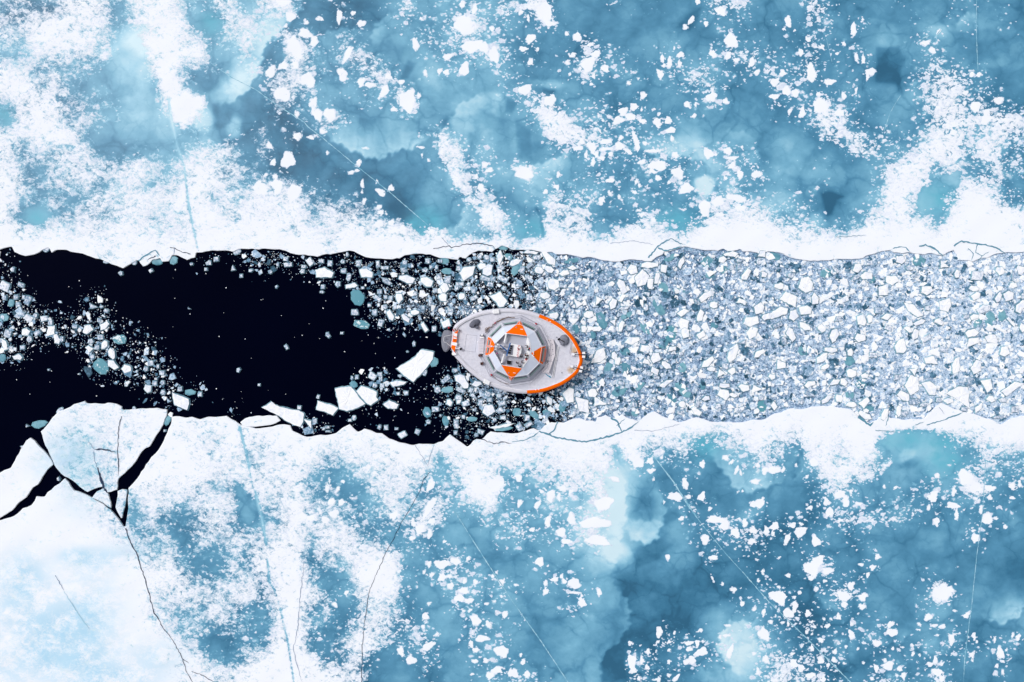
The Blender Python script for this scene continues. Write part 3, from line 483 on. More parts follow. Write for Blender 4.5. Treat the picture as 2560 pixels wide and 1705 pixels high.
def grid_sheet(name, poly, xs, ys, zt, zb, mat, kind=None):
    X, Y = np.meshgrid(xs, ys); nx, ny = len(xs), len(ys)
    px = X*PX+1280; py = 852.5-Y*PX
    ins = inside(px.ravel(), py.ravel(), poly).reshape(px.shape)
    cell = ins[:-1, :-1] | ins[1:, :-1] | ins[:-1, 1:] | ins[1:, 1:]
    cnt = ins[:-1, :-1].astype(int)+ins[1:, :-1]+ins[:-1, 1:]+ins[1:, 1:]
    cell = cnt >= 1
    use = np.zeros(px.shape, bool)
    for dy in (0, 1):
        for dx in (0, 1): use[dy:ny-1+dy, dx:nx-1+dx] |= cell
    mv = use & ~ins
    qx, qy = px[mv], py[mv]; bx = qx.copy(); by = qy.copy(); best = np.full(qx.shape, 1e9)
    n = len(poly)
    for i in range(n):
        x0, y0 = poly[i]; x1, y1 = poly[(i+1) % n]; dx, dy = x1-x0, y1-y0
        s = np.clip(((qx-x0)*dx+(qy-y0)*dy)/(dx*dx+dy*dy+1e-9), 0, 1); cx, cy = x0+s*dx, y0+s*dy
        d = np.hypot(qx-cx, qy-cy); k = d < best; best[k] = d[k]; bx[k] = cx[k]; by[k] = cy[k]
    X = X.copy(); Y = Y.copy(); X[mv] = (bx-1280)/PX; Y[mv] = (852.5-by)/PX
    idx = np.full(px.shape, -1); idx[use] = np.arange(use.sum())
    a = idx[:-1, :-1][cell]; b = idx[:-1, 1:][cell]; c = idx[1:, 1:][cell]; d = idx[1:, :-1][cell]
    quads = np.stack([a, b, c, d], 1)
    vx, vy = X[use], Y[use]; nv = len(vx)
    e = np.concatenate([quads[:, [0, 1]], quads[:, [1, 2]], quads[:, [2, 3]], quads[:, [3, 0]]])
    key = e[:, 0].astype(np.int64)*nv+e[:, 1]; rk = e[:, 1].astype(np.int64)*nv+e[:, 0]
    bnd = e[~np.isin(key, rk)]
    bv = np.unique(bnd); mp = np.full(nv, -1); mp[bv] = nv+np.arange(len(bv))
    side = np.stack([bnd[:, 1], bnd[:, 0], mp[bnd[:, 0]], mp[bnd[:, 1]]], 1)
    rough = .035*np.sin(vx*.8)*np.sin(vy*.9+1)
    V = np.concatenate([np.stack([vx, vy, zt+rough], 1), np.stack([vx[bv], vy[bv], np.full(len(bv), zb)], 1)])
    F = np.concatenate([quads, side]).astype(np.int32)
    me = bpy.data.meshes.new(name); me.vertices.add(len(V)); me.vertices.foreach_set('co', V.astype(np.float32).ravel())
    me.loops.add(F.size); me.loops.foreach_set('vertex_index', F.ravel())
    me.polygons.add(len(F)); me.polygons.foreach_set('loop_start', np.arange(0, F.size, 4, dtype=np.int32))
    me.update(calc_edges=True)
    f = fields(V[:, 0], V[:, 1])
    for nm, arr in zip(('snow', 'light', 'turq', 'tint', 'grain'), f):
        at = me.attributes.new(nm, 'FLOAT', 'POINT'); at.data.foreach_set('value', arr.astype(np.float32))
    sm_ = np.ones(len(F), bool); sm_[len(quads):] = False; me.polygons.foreach_set('use_smooth', sm_)
    me.materials.append(mat); me.validate()
    o = link(name, me)
    if kind: o['kind'] = kind
    return o
ST = .22
def axis(a, b, far):
    m = list(np.arange(a, b+1e-6, ST)); g = ST; lo = a
    out = []
    while lo > far[0]: g *= 1.35; lo -= g; out.append(lo)
    pre = out[::-1]; g = ST; hi = m[-1]; post = []
    while hi < far[1]: g *= 1.35; hi += g; post.append(hi)
    return np.array(pre+m+post)
XS = axis(-106, 106, (-600, 600))
grid_sheet('sea_ice_sheet', NORTH, XS, axis(11, 72, (-1, 600)), .30, -.6, M_ICE, 'structure')
grid_sheet('sea_ice_sheet', SOUTH, XS, axis(-72, -5, (-600, 1)), .30, -.6, M_ICE, 'structure')

# broken-off floes beside the sheet
def grid_floe(name, poly, label, zt=.28):
    pl = jag(poly, 1.2, 8, True); xs = [(p[0]-1280)/PX for p in pl]; ys = [(852.5-p[1])/PX for p in pl]
    o = grid_sheet(name, pl, np.arange(max(min(xs), -140)-ST, max(xs)+ST*2, ST), np.arange(min(ys)-ST, max(ys)+ST*2, ST), zt, -.5, M_ICE)
    return tag(o, label, 'ice floe')
FAN = reg(0, 960, "385 435 430 390 460 355 490 310 550 250 620 225 690 185 745 170 790 155 800 175 880 175 970 182 1000 170 1080 182 1128 205 1132 240 1250 232 1380 222 1450 218 1545 235 1540 290 1490 400 1450 460 1380 575 1340 590 1290 650 1240 730 1180 790 1095 870 1085 970 1000 995 950 940 880 960 815 990 740 940 670 880 600 845 550 795 510 740 485 680 450 600 415 530 400 470")
grid_floe('ice_floe', FAN, 'largest broken-off floe, fan shaped and cracked, at the lower left of the black water')
grid_floe('ice_floe', [(-330, 1290), (-200, 1240), (-60, 1196)]+reg(0, 960, "0 820 50 790 110 770 150 700 200 600 250 520 290 492 330 520 380 580 440 640 485 700 500 735 440 790 400 850 360 920 310 950 250 1040 180 1090 120 1160 0 1235")+[(-60, 1308), (-300, 1400)], 'smooth white floe pointing up between two black cracks at the left edge', .30)
grid_floe('ice_floe', reg(0, 960, "855 1045 900 985 960 955 1005 1010 1025 1080 1030 1140 960 1090"), 'small grey white floe, left of the pair wedged below the fan shaped floe')
grid_floe('ice_floe', reg(0, 960, "1090 980 1130 965 1175 970 1165 1060 1155 1130 1130 1240 1100 1190 1070 1130 1085 1050"), 'narrow tapering floe, right of the pair wedged below the fan shaped floe')
grid_floe('ice_floe', reg(0, 960, "2240 388 2215 350 2260 315 2355 293")+reg(640, 960, "95 290 195 288 230 335 180 362 100 380 0 392"), 'low white slab split from the lower ice edge behind a teal gap')

# ------------------------------------------------------------------ cracks and refrozen seams lying on the ice
t = NT('crack'); M_CRACK = t.done(srgb(44, 60, 88), .6, .1)
t = NT('crack_teal'); M_CRT = t.done(srgb(92, 146, 170), .6, .1)
t = NT('crack_faint'); M_CRF = t.done(srgb(128, 150, 180), .7, .1)
t = NT('crack_pale'); M_SWC = t.done(srgb(162, 206, 228), .6, .1)
t = NT('seam'); n = t.noise(1.2, 4, .7); M_SEAM = t.done(t.mix(t.sm(n, .35, .65), srgb(112, 176, 204), srgb(176, 214, 230)), .6, .2)
def ribbon(name, pts, w0, w1, mat, z=.345, jit=1.4, wj=.35):
    pts = jag(pts, jit, 5); n = len(pts); L_, R_ = [], []
    for i, p in enumerate(pts):
        a = pts[max(i-1, 0)]; b = pts[min(i+1, n-1)]; dx, dy = b[0]-a[0], b[1]-a[1]; l = math.hypot(dx, dy)+1e-6
        s = i/(n-1); tp = min(1, (s if w0 < 0 else 1)*6+.15, (1-s)*8+.15) if True else 1
        wd = (abs(w0)+(w1-abs(w0))*s)*tp*random.uniform(1-wj, 1+wj)/2*PX
        zz = z
        L_.append(P(p[0]+dy/l*wd, p[1]-dx/l*wd)[:2]+(zz,)); R_.append(P(p[0]-dy/l*wd, p[1]+dx/l*wd)[:2]+(zz,))
    mb = MB(); mb.add(L_+R_, [[i, i+1, n+i+1, n+i] for i in range(n-1)])
    o = mb.build(name, mat); o['kind'] = 'structure'; o.location.z = 0
    me = o.data
    for v_ in me.vertices: v_.co.z += z
    return o
for pts, w0, w1, m_ in [
 ([(1086,1112),(1075,1143),(1072,1162)], .07, .1, M_CRF), ([(1076,1179),(1058,1200),(1050,1228),(1031,1260),(1012,1293),(999,1317),(977,1360),(963,1385),(942,1434),(925,1475),(914,1540),(906,1616),(905,1705),(900,1780)], .09, .09, M_CRACK),
 ([(316,1320),(332,1360),(345,1385),(367,1453),(386,1526),(408,1564),(440,1608),(459,1646),(470,1680),(485,1705),(500,1760)], .20, .07, M_CRACK),
 ([(762,1401),(751,1494),(746,1570),(735,1616),(741,1651),(757,1705)], .08, .1, M_CRF), ([(481,1676),(511,1687),(538,1705)], .1, .1, M_CRACK), ([(459,1646),(475,1656)], .1, .1, M_CRACK),
 ([(1084,622),(1124,615),(1129,620),(1162,612),(1197,609),(1232,615),(1238,626)], .12, .16, M_CRACK), ([(1105,595),(1129,620)], .1, .1, M_CRF), ([(1525,609),(1579,603),(1633,612)], .08, .08, M_CRF),
 ([(1620,645),(1644,616),(1675,597),(1707,613)], .28, .16, M_CRT), ([(1644,620),(1663,627),(1704,617)], .3, .2, M_CRT), ([(2088,592),(2110,593),(2165,588)], .14, .06, M_CRT),
 ([(2382,616),(2401,603),(2423,608),(2461,612),(2491,622),(2510,634)], .26, .22, M_CRT), ([(2230,622),(2245,618),(2262,619),(2272,630)], .18, .2, M_CRT), ([(2295,616),(2311,612),(2333,622),(2355,640)], .2, .34, M_CRT),
 ([(2417,622),(2430,634),(2426,650)], .15, .15, M_CRT), ([(2441,612),(2436,632),(2452,640),(2470,630)], .15, .1, M_CRT), ([(2452,640),(2440,655)], .15, .1, M_CRT),
 ([(1348,1077),(1370,1085),(1389,1093),(1432,1100),(1465,1104),(1511,1093),(1554,1080),(1579,1067),(1597,1053)], .3, .3, M_CRT), ([(1394,1054),(1383,1077),(1370,1085)], .2, .2, M_CRT), ([(1280,1104),(1313,1099),(1334,1090),(1348,1077)], .1, .2, M_CRT),
 ([(1527,1044),(1544,1055),(1554,1080)], .35, .2, M_CRT), ([(1541,1064),(1562,1046)], .2, .1, M_CRT), ([(1585,1075),(1633,1077),(1701,1059)], .08, .08, M_CRF), ([(1203,1097),(1235,1109),(1257,1104),(1280,1107)], .16, .12, M_CRACK),
 ([(2143,1042),(2173,1063),(2181,1055)], .4, .5, M_CRT), ([(2186,1075),(2213,1077),(2240,1080)], .12, .1, M_CRT), ([(2219,1039),(2211,1065)], .16, .1, M_CRT), ([(2286,1062),(2308,1054)], .15, .1, M_CRT), ([(2314,1062),(2355,1050),(2404,1031)], .16, .22, M_CRT), ([(2345,1018),(2360,1036)], .08, .08, M_CRF),
 ([(348,652),(375,634),(391,626),(402,640)], .25, .2, M_CRT), ([(427,619),(440,621),(459,632),(480,636)], .16, .16, M_CRACK), ([(391,640),(370,652)], .2, .1, M_CRACK), ([(438,622),(436,640)], .12, .12, M_CRF),
 ([(141,1437),(158,1467),(163,1475)], .14, .1, M_CRF), ([(163,1477),(177,1499),(201,1537),(226,1572)], .06, .2, M_SWC), ([(1038,1112),(1071,1166)], .07, .07, M_CRF),
 ([(307,1040),(299,1067),(296,1130),(299,1149),(298,1190)], .12, .12, M_CRACK), ([(239,1122),(261,1123),(293,1130)], -.34, .12, M_CRACK), ([(222,1103),(238,1122),(238,1150),(248,1172)], .06, .08, M_CRF), ([(247,1168),(258,1205),(264,1222)], .22, .5, M_CRACK), ([(264,1222),(270,1232)], .4, .1, M_CRACK),
 ([(632,1067),(640,1069)], .1, .1, M_CRF), ([(1600,1705-15),(1600,1705)], .05, .05, M_CRF)]:
    ribbon('ice_crack', pts, w0, w1, m_)
for pts, w0, w1 in [([(530,160),(580,195),(640,225),(689,261),(762,307),(773,320),(803,342),(885,410),(939,453),(977,483),(1080,572)], .16, .22),
 ([(1614,1110),(1636,1143),(1682,1203),(1720,1263),(1753,1309)], .2, .4), ([(1753,1309),(1788,1352),(1815,1385),(1853,1426),(1920,1502),(2010,1589),(2126,1705),(2180,1760)], .14, .3),
 ([(1135,1274),(1189,1360),(1205,1385),(1280,1500),(1353,1602),(1421,1705),(1460,1760)], .2, .24), ([(2438,0),(2438,95),(2442,180)], .14, .2), ([(2461,1149),(2453,1285),(2439,1385),(2428,1494),(2409,1643),(2405,1710)], .14, .2),
 ([(2064,98),(2078,158)], .1, .1), ([(2249,240),(2235,262),(2222,285),(2208,330)], .1, .25), ([(2095,225),(2100,250)], .1, .1), ([(2292,114),(2305,97),(2322,90)], .25, .25), ([(2340,88),(2350,74)], .2, .2)]:
    ribbon('refrozen_seam', pts, w0*.75, w1*.75, M_SEAM, .343, .35, .5)

# ------------------------------------------------------------------ water and slush
mb = MB(); mb.add([(-700, -700, 0), (700, -700, 0), (700, 700, 0), (-700, 700, 0)], [[0, 1, 2, 3]]); mb.build('water', M_WATER)['kind'] = 'structure'
CH = """2211000000005325 6655566766666777
3110000000003215 6656456665546777
5200000000000000 1013444567677777
6610154000000000 0000103677777777
5764346200000000 0000002678888877
5676677350000000 0000022454456700
6434557256100000 0000000000013000
6500056556400000 0000000010002600
0000025666500000 0000013543147777
0000000025655000 0001000554257788
0000000000421122 0001003322345777
0200000000000041 0235523212246566
0000000000000000 0006420011112400""".split('\n')
CH = [[float(c) for c in ''.join(r.split())] for r in CH]
for i, r in enumerate(CH): r += ([6, 6.6, 7.2, 7.8, 8.4] if i > 8 else [7.3, 7.6, 8.0, 8.4, 8.7]) + [9]*27
CH = np.array(CH)/9.; CHY = [620+40*i for i in range(13)]
def dens(X, Y): return bil(CH, CHY, 40, X*PX+1280, 852.5-Y*PX)
gx = np.arange(-112, 112.1, 1.); gy = np.arange(-24, 21.1, 1.); X, Y = np.meshgrid(gx, gy)
V = np.stack([X.ravel(), Y.ravel(), np.full(X.size, .012)], 1); nx = len(gx); ny = len(gy)
D = dens(V[:, 0], V[:, 1]); i0 = (np.arange(ny-1)[:, None]*nx+np.arange(nx-1)[None, :]).ravel()
Q4 = np.stack([i0, i0+1, i0+nx+1, i0+nx], 1); Q4 = Q4[D[Q4].max(1) > .62]
us = np.unique(Q4); mp = np.full(len(V), -1); mp[us] = np.arange(len(us))
me = bpy.data.meshes.new('slush'); me.from_pydata(V[us].tolist(), [], mp[Q4].tolist()); me.materials.append(M_SLUSH)
at = me.attributes.new('dens', 'FLOAT', 'POINT'); at.data.foreach_set('value', np.clip((D[us]-.70)*3.3, 0, 1)+.35*np.clip((V[us, 0]*PX+1280-1500)/900, 0, 1).astype(np.float32))
tag(link('slush', me), 'grey slush of crushed ice between the floating pieces in the channel', 'slush', kind='stuff')

# ------------------------------------------------------------------ individually surveyed pieces of ice
# u v w h angle type ; tile origin first
FL = {}
FL[(0, 580)] = """128 345 50 50 20 G;1117 382 48 42 30 G;1393 357 40 35 -30 G;55 500 105 90 30 G;200 487 60 50 20 G;55 607 45 45 0 G;157 600 48 50 0 G;105 655 60 75 20 T;175 670 55 40 0 G;265 630 70 90 30 G;230 600 45 40 0 G;35 790 110 80 0 T;170 775 60 35 20 W;220 755 40 50 10 G;335 770 45 50 0 G;270 795 80 70 40 G;412 795 80 55 -10 G;470 835 50 45 0 G;480 915 75 110 20 W;248 922 80 65 0 W;355 930 85 45 -35 G;80 935 65 80 20 G;280 985 55 70 20 G;50 1035 45 110 -15 W;15 1000 50 50 0 G;108 1065 50 35 0 G;215 1065 50 45 0 G;25 1155 70 80 0 T;170 1150 85 55 0 W;530 985 60 90 -20 W;578 985 45 60 -10 G;815 895 95 75 -30 W;968 860 100 60 -35 W;868 678 75 60 0 W3;937 688 38 28 0 G;985 725 45 40 30 G;958 775 40 28 0 W;920 812 45 45 0 G;697 868 55 40 0 G;1105 990 135 95 10 S;925 968 60 50 0 G;843 1005 60 50 0 G;968 1040 55 80 20 W;895 1060 50 50 0 G;832 1078 75 60 10 W;1035 1120 60 100 -10 W;855 1150 50 50 0 G;935 1235 130 160 -40 S;1048 1222 115 65 35 W;1170 1258 85 80 10 W;1390 1205 55 60 0 G;1350 1260 45 55 0 G;1460 1235 35 35 0 G;1497 1292 60 45 0 G;1260 1285 30 25 0 W;1440 1350 30 22 0 G;1430 1392 50 50 0 G;1500 1388 45 45 0 G;1365 1440 75 85 0 G;1505 1475 55 50 0 G;1660 1445 50 48 0 G;1750 1475 105 65 5 T;1845 1493 45 50 0 G;1768 295 35 30 0 G;1925 285 50 45 0 W;1993 255 50 50 0 G;1900 345 40 30 0 G;2152 335 50 55 0 W3;2312 355 45 30 0 W;2220 407 35 35 0 G;1748 703 28 25 0 W3;2200 1268 40 50 30 G;1163 1397 35 40 0 W;1450 278 110 60 0 T;1600 262 80 80 0 T;2185 185 80 50 -30 T;430 160 70 50 -30 T;980 275 60 30 0 T;1240 285 50 40 -40 T;453 1267 24 18 0 G;732 1307 22 14 0 G"""
FL[(640, 580)] = """500 277 58 85 -30 G;300 303 95 45 -10 G;605 270 60 40 0 G;685 290 45 60 0 G;630 380 160 95 -5 W;278 252 50 45 0 G;138 367 45 40 0 G;430 362 50 45 0 G;205 300 30 45 0 G;440 318 40 35 0 G;800 272 45 40 0 G;843 210 30 40 0 W;945 285 50 70 0 G;1015 380 120 80 15 W;810 358 55 45 0 G;855 415 45 80 10 T;875 497 115 45 -12 W;758 480 55 60 30 G;620 505 45 40 0 G;610 553 40 22 0 W;935 605 135 155 -15 S;985 513 35 25 0 G;1125 300 38 70 -10 G;1190 330 80 35 0 G;1365 350 65 50 -10 G;1370 280 50 40 0 G;1580 265 50 55 0 G;1390 435 145 70 8 W;1205 455 120 48 30 G;1555 350 60 45 0 G;1610 325 30 40 0 G;1662 325 35 45 0 G;1735 265 90 60 0 T;1695 268 45 35 0 G;1755 362 105 60 5 T;1863 283 38 38 0 W;1865 335 45 50 0 G;1575 460 120 85 35 W;1685 415 45 70 0 G;1765 440 60 80 0 G;1740 515 80 90 30 W;1725 602 80 70 0 W;1893 592 60 68 45 W;1998 532 42 80 -10 W;1945 372 100 160 40 W;2080 315 80 55 -10 W;2133 350 90 115 20 W;2245 240 58 130 0 W;2248 325 70 45 10 W;2060 230 45 55 0 G;2120 235 60 50 0 G;2175 255 45 45 0 W;1960 255 55 40 0 G;2325 225 80 55 20 T;2270 145 110 40 10 T;2115 430 90 45 15 G;2190 430 35 50 0 G;2270 430 110 55 30 G;2155 485 65 45 10 G;1880 478 80 35 0 G;1955 482 45 40 0 G;1845 515 45 45 0 G;1125 612 75 45 30 G;1195 600 35 35 0 G;1240 607 45 45 0 G;1322 615 62 95 -8 W;1467 568 35 40 0 W;1605 640 42 80 -8 W;1140 550 45 45 0 G;1190 690 45 45 0 G;1277 697 40 40 0 G;1325 690 30 30 0 G;1465 740 75 50 0 W;1240 770 50 98 -28 W;1378 795 90 45 42 W;912 738 70 60 0 G;970 852 170 85 10 S;1152 835 55 78 15 G;1095 740 50 60 0 G;1045 675 35 35 0 G;1550 875 50 80 -25 W;1640 890 48 60 0 G;1750 840 85 75 0 W;1650 540 45 45 0 G;1540 700 45 45 0 G;1790 720 60 40 0 G;1905 735 30 60 0 G;1950 745 25 30 0 W;2055 690 60 35 0 G;2000 610 90 40 -25 G;2283 520 45 45 20 G;665 948 38 58 -20 W;283 1057 32 52 -30 G;193 505 30 30 0 G;1455 1030 32 58 5 G;1395 1100 22 16 0 G;793 930 30 25 0 G;1372 955 18 18 0 G;1635 1195 80 100 0 T;1548 1290 55 70 0 T;885 1345 28 40 0 G;930 1333 38 45 0 G;1075 1325 80 75 30 G;1145 1310 50 45 0 G;1150 1350 40 50 0 G;1307 1390 148 50 -12 W;1325 1322 40 22 0 W;1097 1410 50 50 0 G;1155 1430 35 55 10 G;1305 1485 40 35 0 G;1383 1482 45 45 0 G;577 1515 30 40 20 G;33 1407 25 25 0 G;1745 1355 100 52 -45 G;1760 1450 125 62 -5 T;1670 1450 65 65 0 T;1832 1275 55 40 0 G;1885 1455 85 42 30 G;1978 1453 48 55 20 G;2030 1395 90 55 0 W;2130 1487 60 55 30 G;2005 1510 75 60 -20 W3;1865 1520 62 50 0 W;900 1400 80 60 35 T"""
FL[(640, 960)] = """545 338 48 50 0 G;400 215 45 38 10 G;1243 187 130 72 5 W;902 310 45 52 0 T;866 333 40 25 0 G;660 397 50 25 0 G;665 432 45 22 0 G;625 412 25 25 0 G;1355 463 90 52 -28 G;1487 440 52 52 20 G;1200 400 42 50 0 G;1138 395 32 45 20 G;1293 410 35 22 0 G;1577 265 75 110 -15 T;1650 232 75 55 -6 G;1587 345 45 40 0 G;1745 340 60 105 -10 T;1842 365 48 88 0 G;1837 445 38 42 0 G;1985 322 108 42 0 T;2065 435 60 42 25 W;2027 468 38 38 0 G;2265 385 210 26 -10 W;2285 412 180 36 -8 T;2145 240 108 105 0 W;2245 240 72 52 -30 G;2275 310 62 45 0 G;2195 325 35 35 0 G;2065 170 48 72 0 G;1930 178 80 48 -20 G;1868 142 58 72 0 W;1780 170 56 65 0 W;2155 145 50 40 0 G;2235 108 50 50 20 G;2265 175 72 48 -20 G;2010 238 40 25 0 G;1910 300 30 40 0 G;1700 290 22 22 0 G;1165 15 40 50 0 G;320 320 60 90 50 T"""
FL[(0, 960)] = """365 370 160 72 -12 T;258 382 36 26 0 W3;205 578 30 28 0 W3;555 240 80 40 -40 T;1238 222 36 34 0 T;1542 335 62 100 20 T;1520 430 22 22 0 G;548 870 30 40 0 G"""
FL[(1280, 580)] = """380 480 115 105 40 W;250 355 85 65 20 W;340 345 90 60 25 W;478 378 90 50 -5 W;555 330 90 45 0 W;335 240 165 75 45 W;30 280 120 50 -25 W;175 190 120 42 0 W;230 235 78 42 0 W;40 335 70 140 30 T;95 350 52 70 10 G;160 310 75 38 -40 G;150 415 78 40 30 T;305 585 90 65 0 W;265 680 65 48 20 G;375 680 85 80 20 W3;385 768 80 62 0 W;160 605 70 60 0 G;600 660 95 75 30 W3;790 635 80 90 10 W3;925 665 65 100 20 W;1010 610 80 70 0 W;1025 700 85 36 0 W;705 760 92 68 0 W;925 820 58 95 0 W3;575 775 75 42 0 W;665 893 58 60 0 W;775 892 110 48 0 W;1002 870 50 100 15 W;1228 695 48 62 0 W;830 815 90 175 -25 T;740 950 72 80 30 T;1055 765 120 65 -30 T;1345 690 75 175 -35 T;1225 890 70 135 -35 T;1460 940 112 170 5 S;1575 850 110 110 30 W;1590 930 80 90 0 W;1735 945 80 78 0 W;1100 998 130 68 -18 W;1375 740 80 60 0 T;1570 740 115 50 -30 W;1730 770 55 115 20 W;1855 672 78 68 0 W;1780 590 150 60 -32 W;2195 820 140 88 -18 W;2265 700 90 112 10 W;2150 390 60 115 28 W;2010 205 130 52 0 W;1935 255 75 60 0 W;1795 280 128 112 0 T;1555 280 48 115 20 W;1395 340 65 75 0 W;1265 305 158 60 -5 W;1105 345 95 90 0 W;1190 430 110 150 35 W;1330 425 46 112 10 W;1270 480 66 90 0 W;1010 500 68 138 -20 W;1230 570 62 68 0 W3;905 480 75 45 -15 W;550 265 155 50 -8 T;1450 240 120 65 -30 T;830 325 50 50 0 T;1945 345 80 75 0 T;1820 400 90 60 0 T;1395 510 75 125 -45 T;1535 540 125 48 10 T;1600 340 95 45 0 T;2020 330 50 58 0 W;2085 320 40 70 0 G;2310 390 65 52 0 W;2295 205 75 58 0 W;2090 265 62 34 0 W;2100 640 80 62 0 W;2270 270 55 70 0 T;800 1140 180 100 -38 W;940 1140 58 75 0 W;970 1185 55 75 0 W;1320 1155 88 98 0 W;1235 1200 72 52 25 W;1415 1225 105 62 30 W;1225 1070 90 66 0 W;1465 1075 80 44 -15 W;1800 1195 135 62 -38 W;2030 1110 80 175 20 W;2270 1118 112 54 -25 W;2120 1015 90 45 -20 W3;1395 1030 100 90 20 T;1040 1100 92 78 0 T;1030 1245 128 108 0 T;890 1240 68 132 25 T;1250 1300 82 50 0 T;1310 1275 100 50 30 W;1320 1325 42 58 0 W;1415 1395 132 56 -18 W;1570 1245 78 98 0 T;1570 1455 190 85 42 T;990 1460 180 100 -35 T;1180 1420 108 52 -48 T;740 1480 88 86 0 W;525 1500 108 132 -5 W;1915 1300 80 72 0 W3;2020 1280 80 58 -35 W;1830 1260 78 48 0 W;1960 1235 80 50 30 G;2165 1290 72 48 0 W3;2130 1435 100 66 0 W;1950 1410 102 48 0 W;2235 1450 112 88 0 W3;1940 1490 115 95 25 W;2035 1500 85 42 20 W;1755 1410 56 88 0 T;800 1385 92 48 0 T;1550 1120 46 42 0 W;2210 1020 82 72 0 G;2200 930 90 115 30 W;1080 880 60 55 0 G;520 700 40 75 -20 G;60 480 70 55 -5 T;470 500 80 40 0 G;1830 560 80 55 30 G;1000 1390 70 45 20 G;660 1240 50 60 0 W;1690 640 30 55 -30 G;1200 1010 80 40 20 T;2340 780 90 60 -20 W;600 1080 50 35 0 G;590 890 60 100 -20 T;930 900 70 60 0 T;1860 860 80 60 0 T"""
FL[(1280, 960)] = """645 190 165 120 35 W;800 165 130 105 25 W3;345 150 50 85 -20 W;210 285 130 55 35 T;320 265 80 75 20 T;45 260 85 75 0 T;140 310 60 58 0 G;68 395 55 70 -25 G;150 370 75 48 -35 G;300 340 80 45 -45 T;600 255 38 50 0 W;570 250 45 70 0 G;880 155 55 55 20 G;460 210 80 110 0 T;1130 265 70 65 30 T;1470 130 110 75 50 T;1560 185 62 60 -45 W;1635 165 50 48 0 W3;1700 180 48 68 0 W;1690 250 100 60 25 W;1545 262 72 40 15 W;1600 230 26 60 0 G;1890 210 70 75 35 G;1780 130 80 45 0 W;2285 125 50 50 20 W;2300 200 100 130 20 S;2080 240 90 45 -20 G;920 215 90 28 10 W;1120 190 55 60 0 G;1010 230 50 40 0 W;1290 150 80 40 10 G;750 220 60 45 0 W"""
FL[(1920, 580)] = """340 485 130 145 -35 W;190 630 150 118 30 W;90 745 178 90 -20 W;230 765 95 88 -20 W;335 720 108 82 0 W;425 620 62 115 0 W;205 940 72 125 -25 W;330 870 112 60 28 W;490 885 70 75 0 W;600 955 80 125 25 W;80 860 105 48 -25 G;815 335 92 80 -20 W;900 405 110 75 0 W;870 480 60 52 0 W;800 420 75 42 -30 W;925 285 70 48 0 W;1210 258 90 72 0 W;1135 445 120 90 10 W;1055 530 95 115 15 W;1455 535 100 88 15 W;1600 310 125 60 32 W3;1345 408 80 35 0 W;1290 330 70 48 0 W;1730 385 52 78 0 W;1675 390 42 50 0 W3;1915 400 120 95 0 G;2125 360 85 76 0 W;2250 410 44 105 0 W3;2315 350 80 88 0 W;2240 495 80 48 0 W;2200 590 92 92 0 W;2110 600 58 98 25 W;1900 590 90 62 -25 W;1885 520 90 55 0 W;2310 685 75 125 35 W;2335 590 45 60 0 W;1330 715 200 72 35 W;1620 670 105 130 0 W;1970 710 150 80 -15 G;1820 780 60 54 0 W;1890 780 80 50 -20 W;2040 800 105 140 0 T;1930 830 80 115 25 T;2150 770 80 105 0 T;2230 830 100 35 50 W;1865 930 120 82 -20 W;1870 1010 130 72 -22 W;2050 985 125 85 15 W;1280 895 80 48 25 W;1345 945 62 100 12 W;930 800 58 75 0 W;850 810 88 105 0 W;840 975 100 78 0 W;1220 1050 110 135 0 W;1385 830 115 50 -20 W;1560 825 80 60 15 W;575 1085 120 52 5 W;750 1105 58 68 0 W;490 1160 135 70 -35 W;325 1090 110 98 0 T;760 1300 100 82 10 W;885 1320 75 46 0 W;1330 1275 78 92 0 W3;1490 1180 122 82 15 W;1905 1240 98 130 20 W;2165 1095 90 96 0 W;1980 1120 48 54 0 W;1720 1230 75 155 12 W;1320 1410 130 170 2 W;1480 1435 165 100 32 W;2000 1410 112 120 10 W;2240 1430 200 70 -30 W;530 380 110 90 -25 T;1380 270 150 100 0 T;60 225 130 70 10 T;950 440 78 70 0 T;750 1190 100 90 0 T;850 1400 110 80 0 T;600 1380 112 52 -20 W;690 1380 70 70 0 W;110 1215 85 80 0 W;40 1150 58 56 0 W;180 1270 70 60 0 T;750 1500 85 95 0 T;30 1330 62 56 0 W;380 1400 100 60 -20 W;100 500 100 62 0 W;200 400 58 54 0 W;620 350 90 34 50 G;1000 720 70 60 0 G;1100 880 90 60 20 G;700 620 80 60 -20 G;520 1240 90 50 -30 W;1080 780 100 60 0 W;1850 1370 60 90 20 G;640 800 60 55 0 G;1460 700 60 55 0 G;1600 1080 90 60 10 G;1450 980 110 60 -30 G;2300 1280 80 60 0 G;140 1000 60 90 -20 G;960 1130 80 60 0 G;2330 880 60 80 0 W;1180 1340 70 60 0 G"""
FL[(1920, 960)] = """890 290 125 62 32 W;1065 275 62 110 25 W;875 165 80 100 25 W;755 190 100 50 0 W;650 130 70 75 0 W;535 140 118 48 -38 W;375 95 85 38 10 W;50 200 62 80 0 W;1240 110 135 72 32 W;1195 245 52 112 8 W;1430 190 88 38 0 W;1925 220 115 42 -38 W;2040 135 82 58 20 W;1650 155 90 56 0 W;2150 145 92 54 0 G;930 225 100 58 0 T;2120 300 120 28 -5 W;1080 195 60 50 0 G;1330 160 110 60 0 G;1560 145 60 50 0 G;1250 270 80 60 0 G;300 160 60 60 0 G;1800 230 80 50 0 G;2260 230 100 60 0 G"""
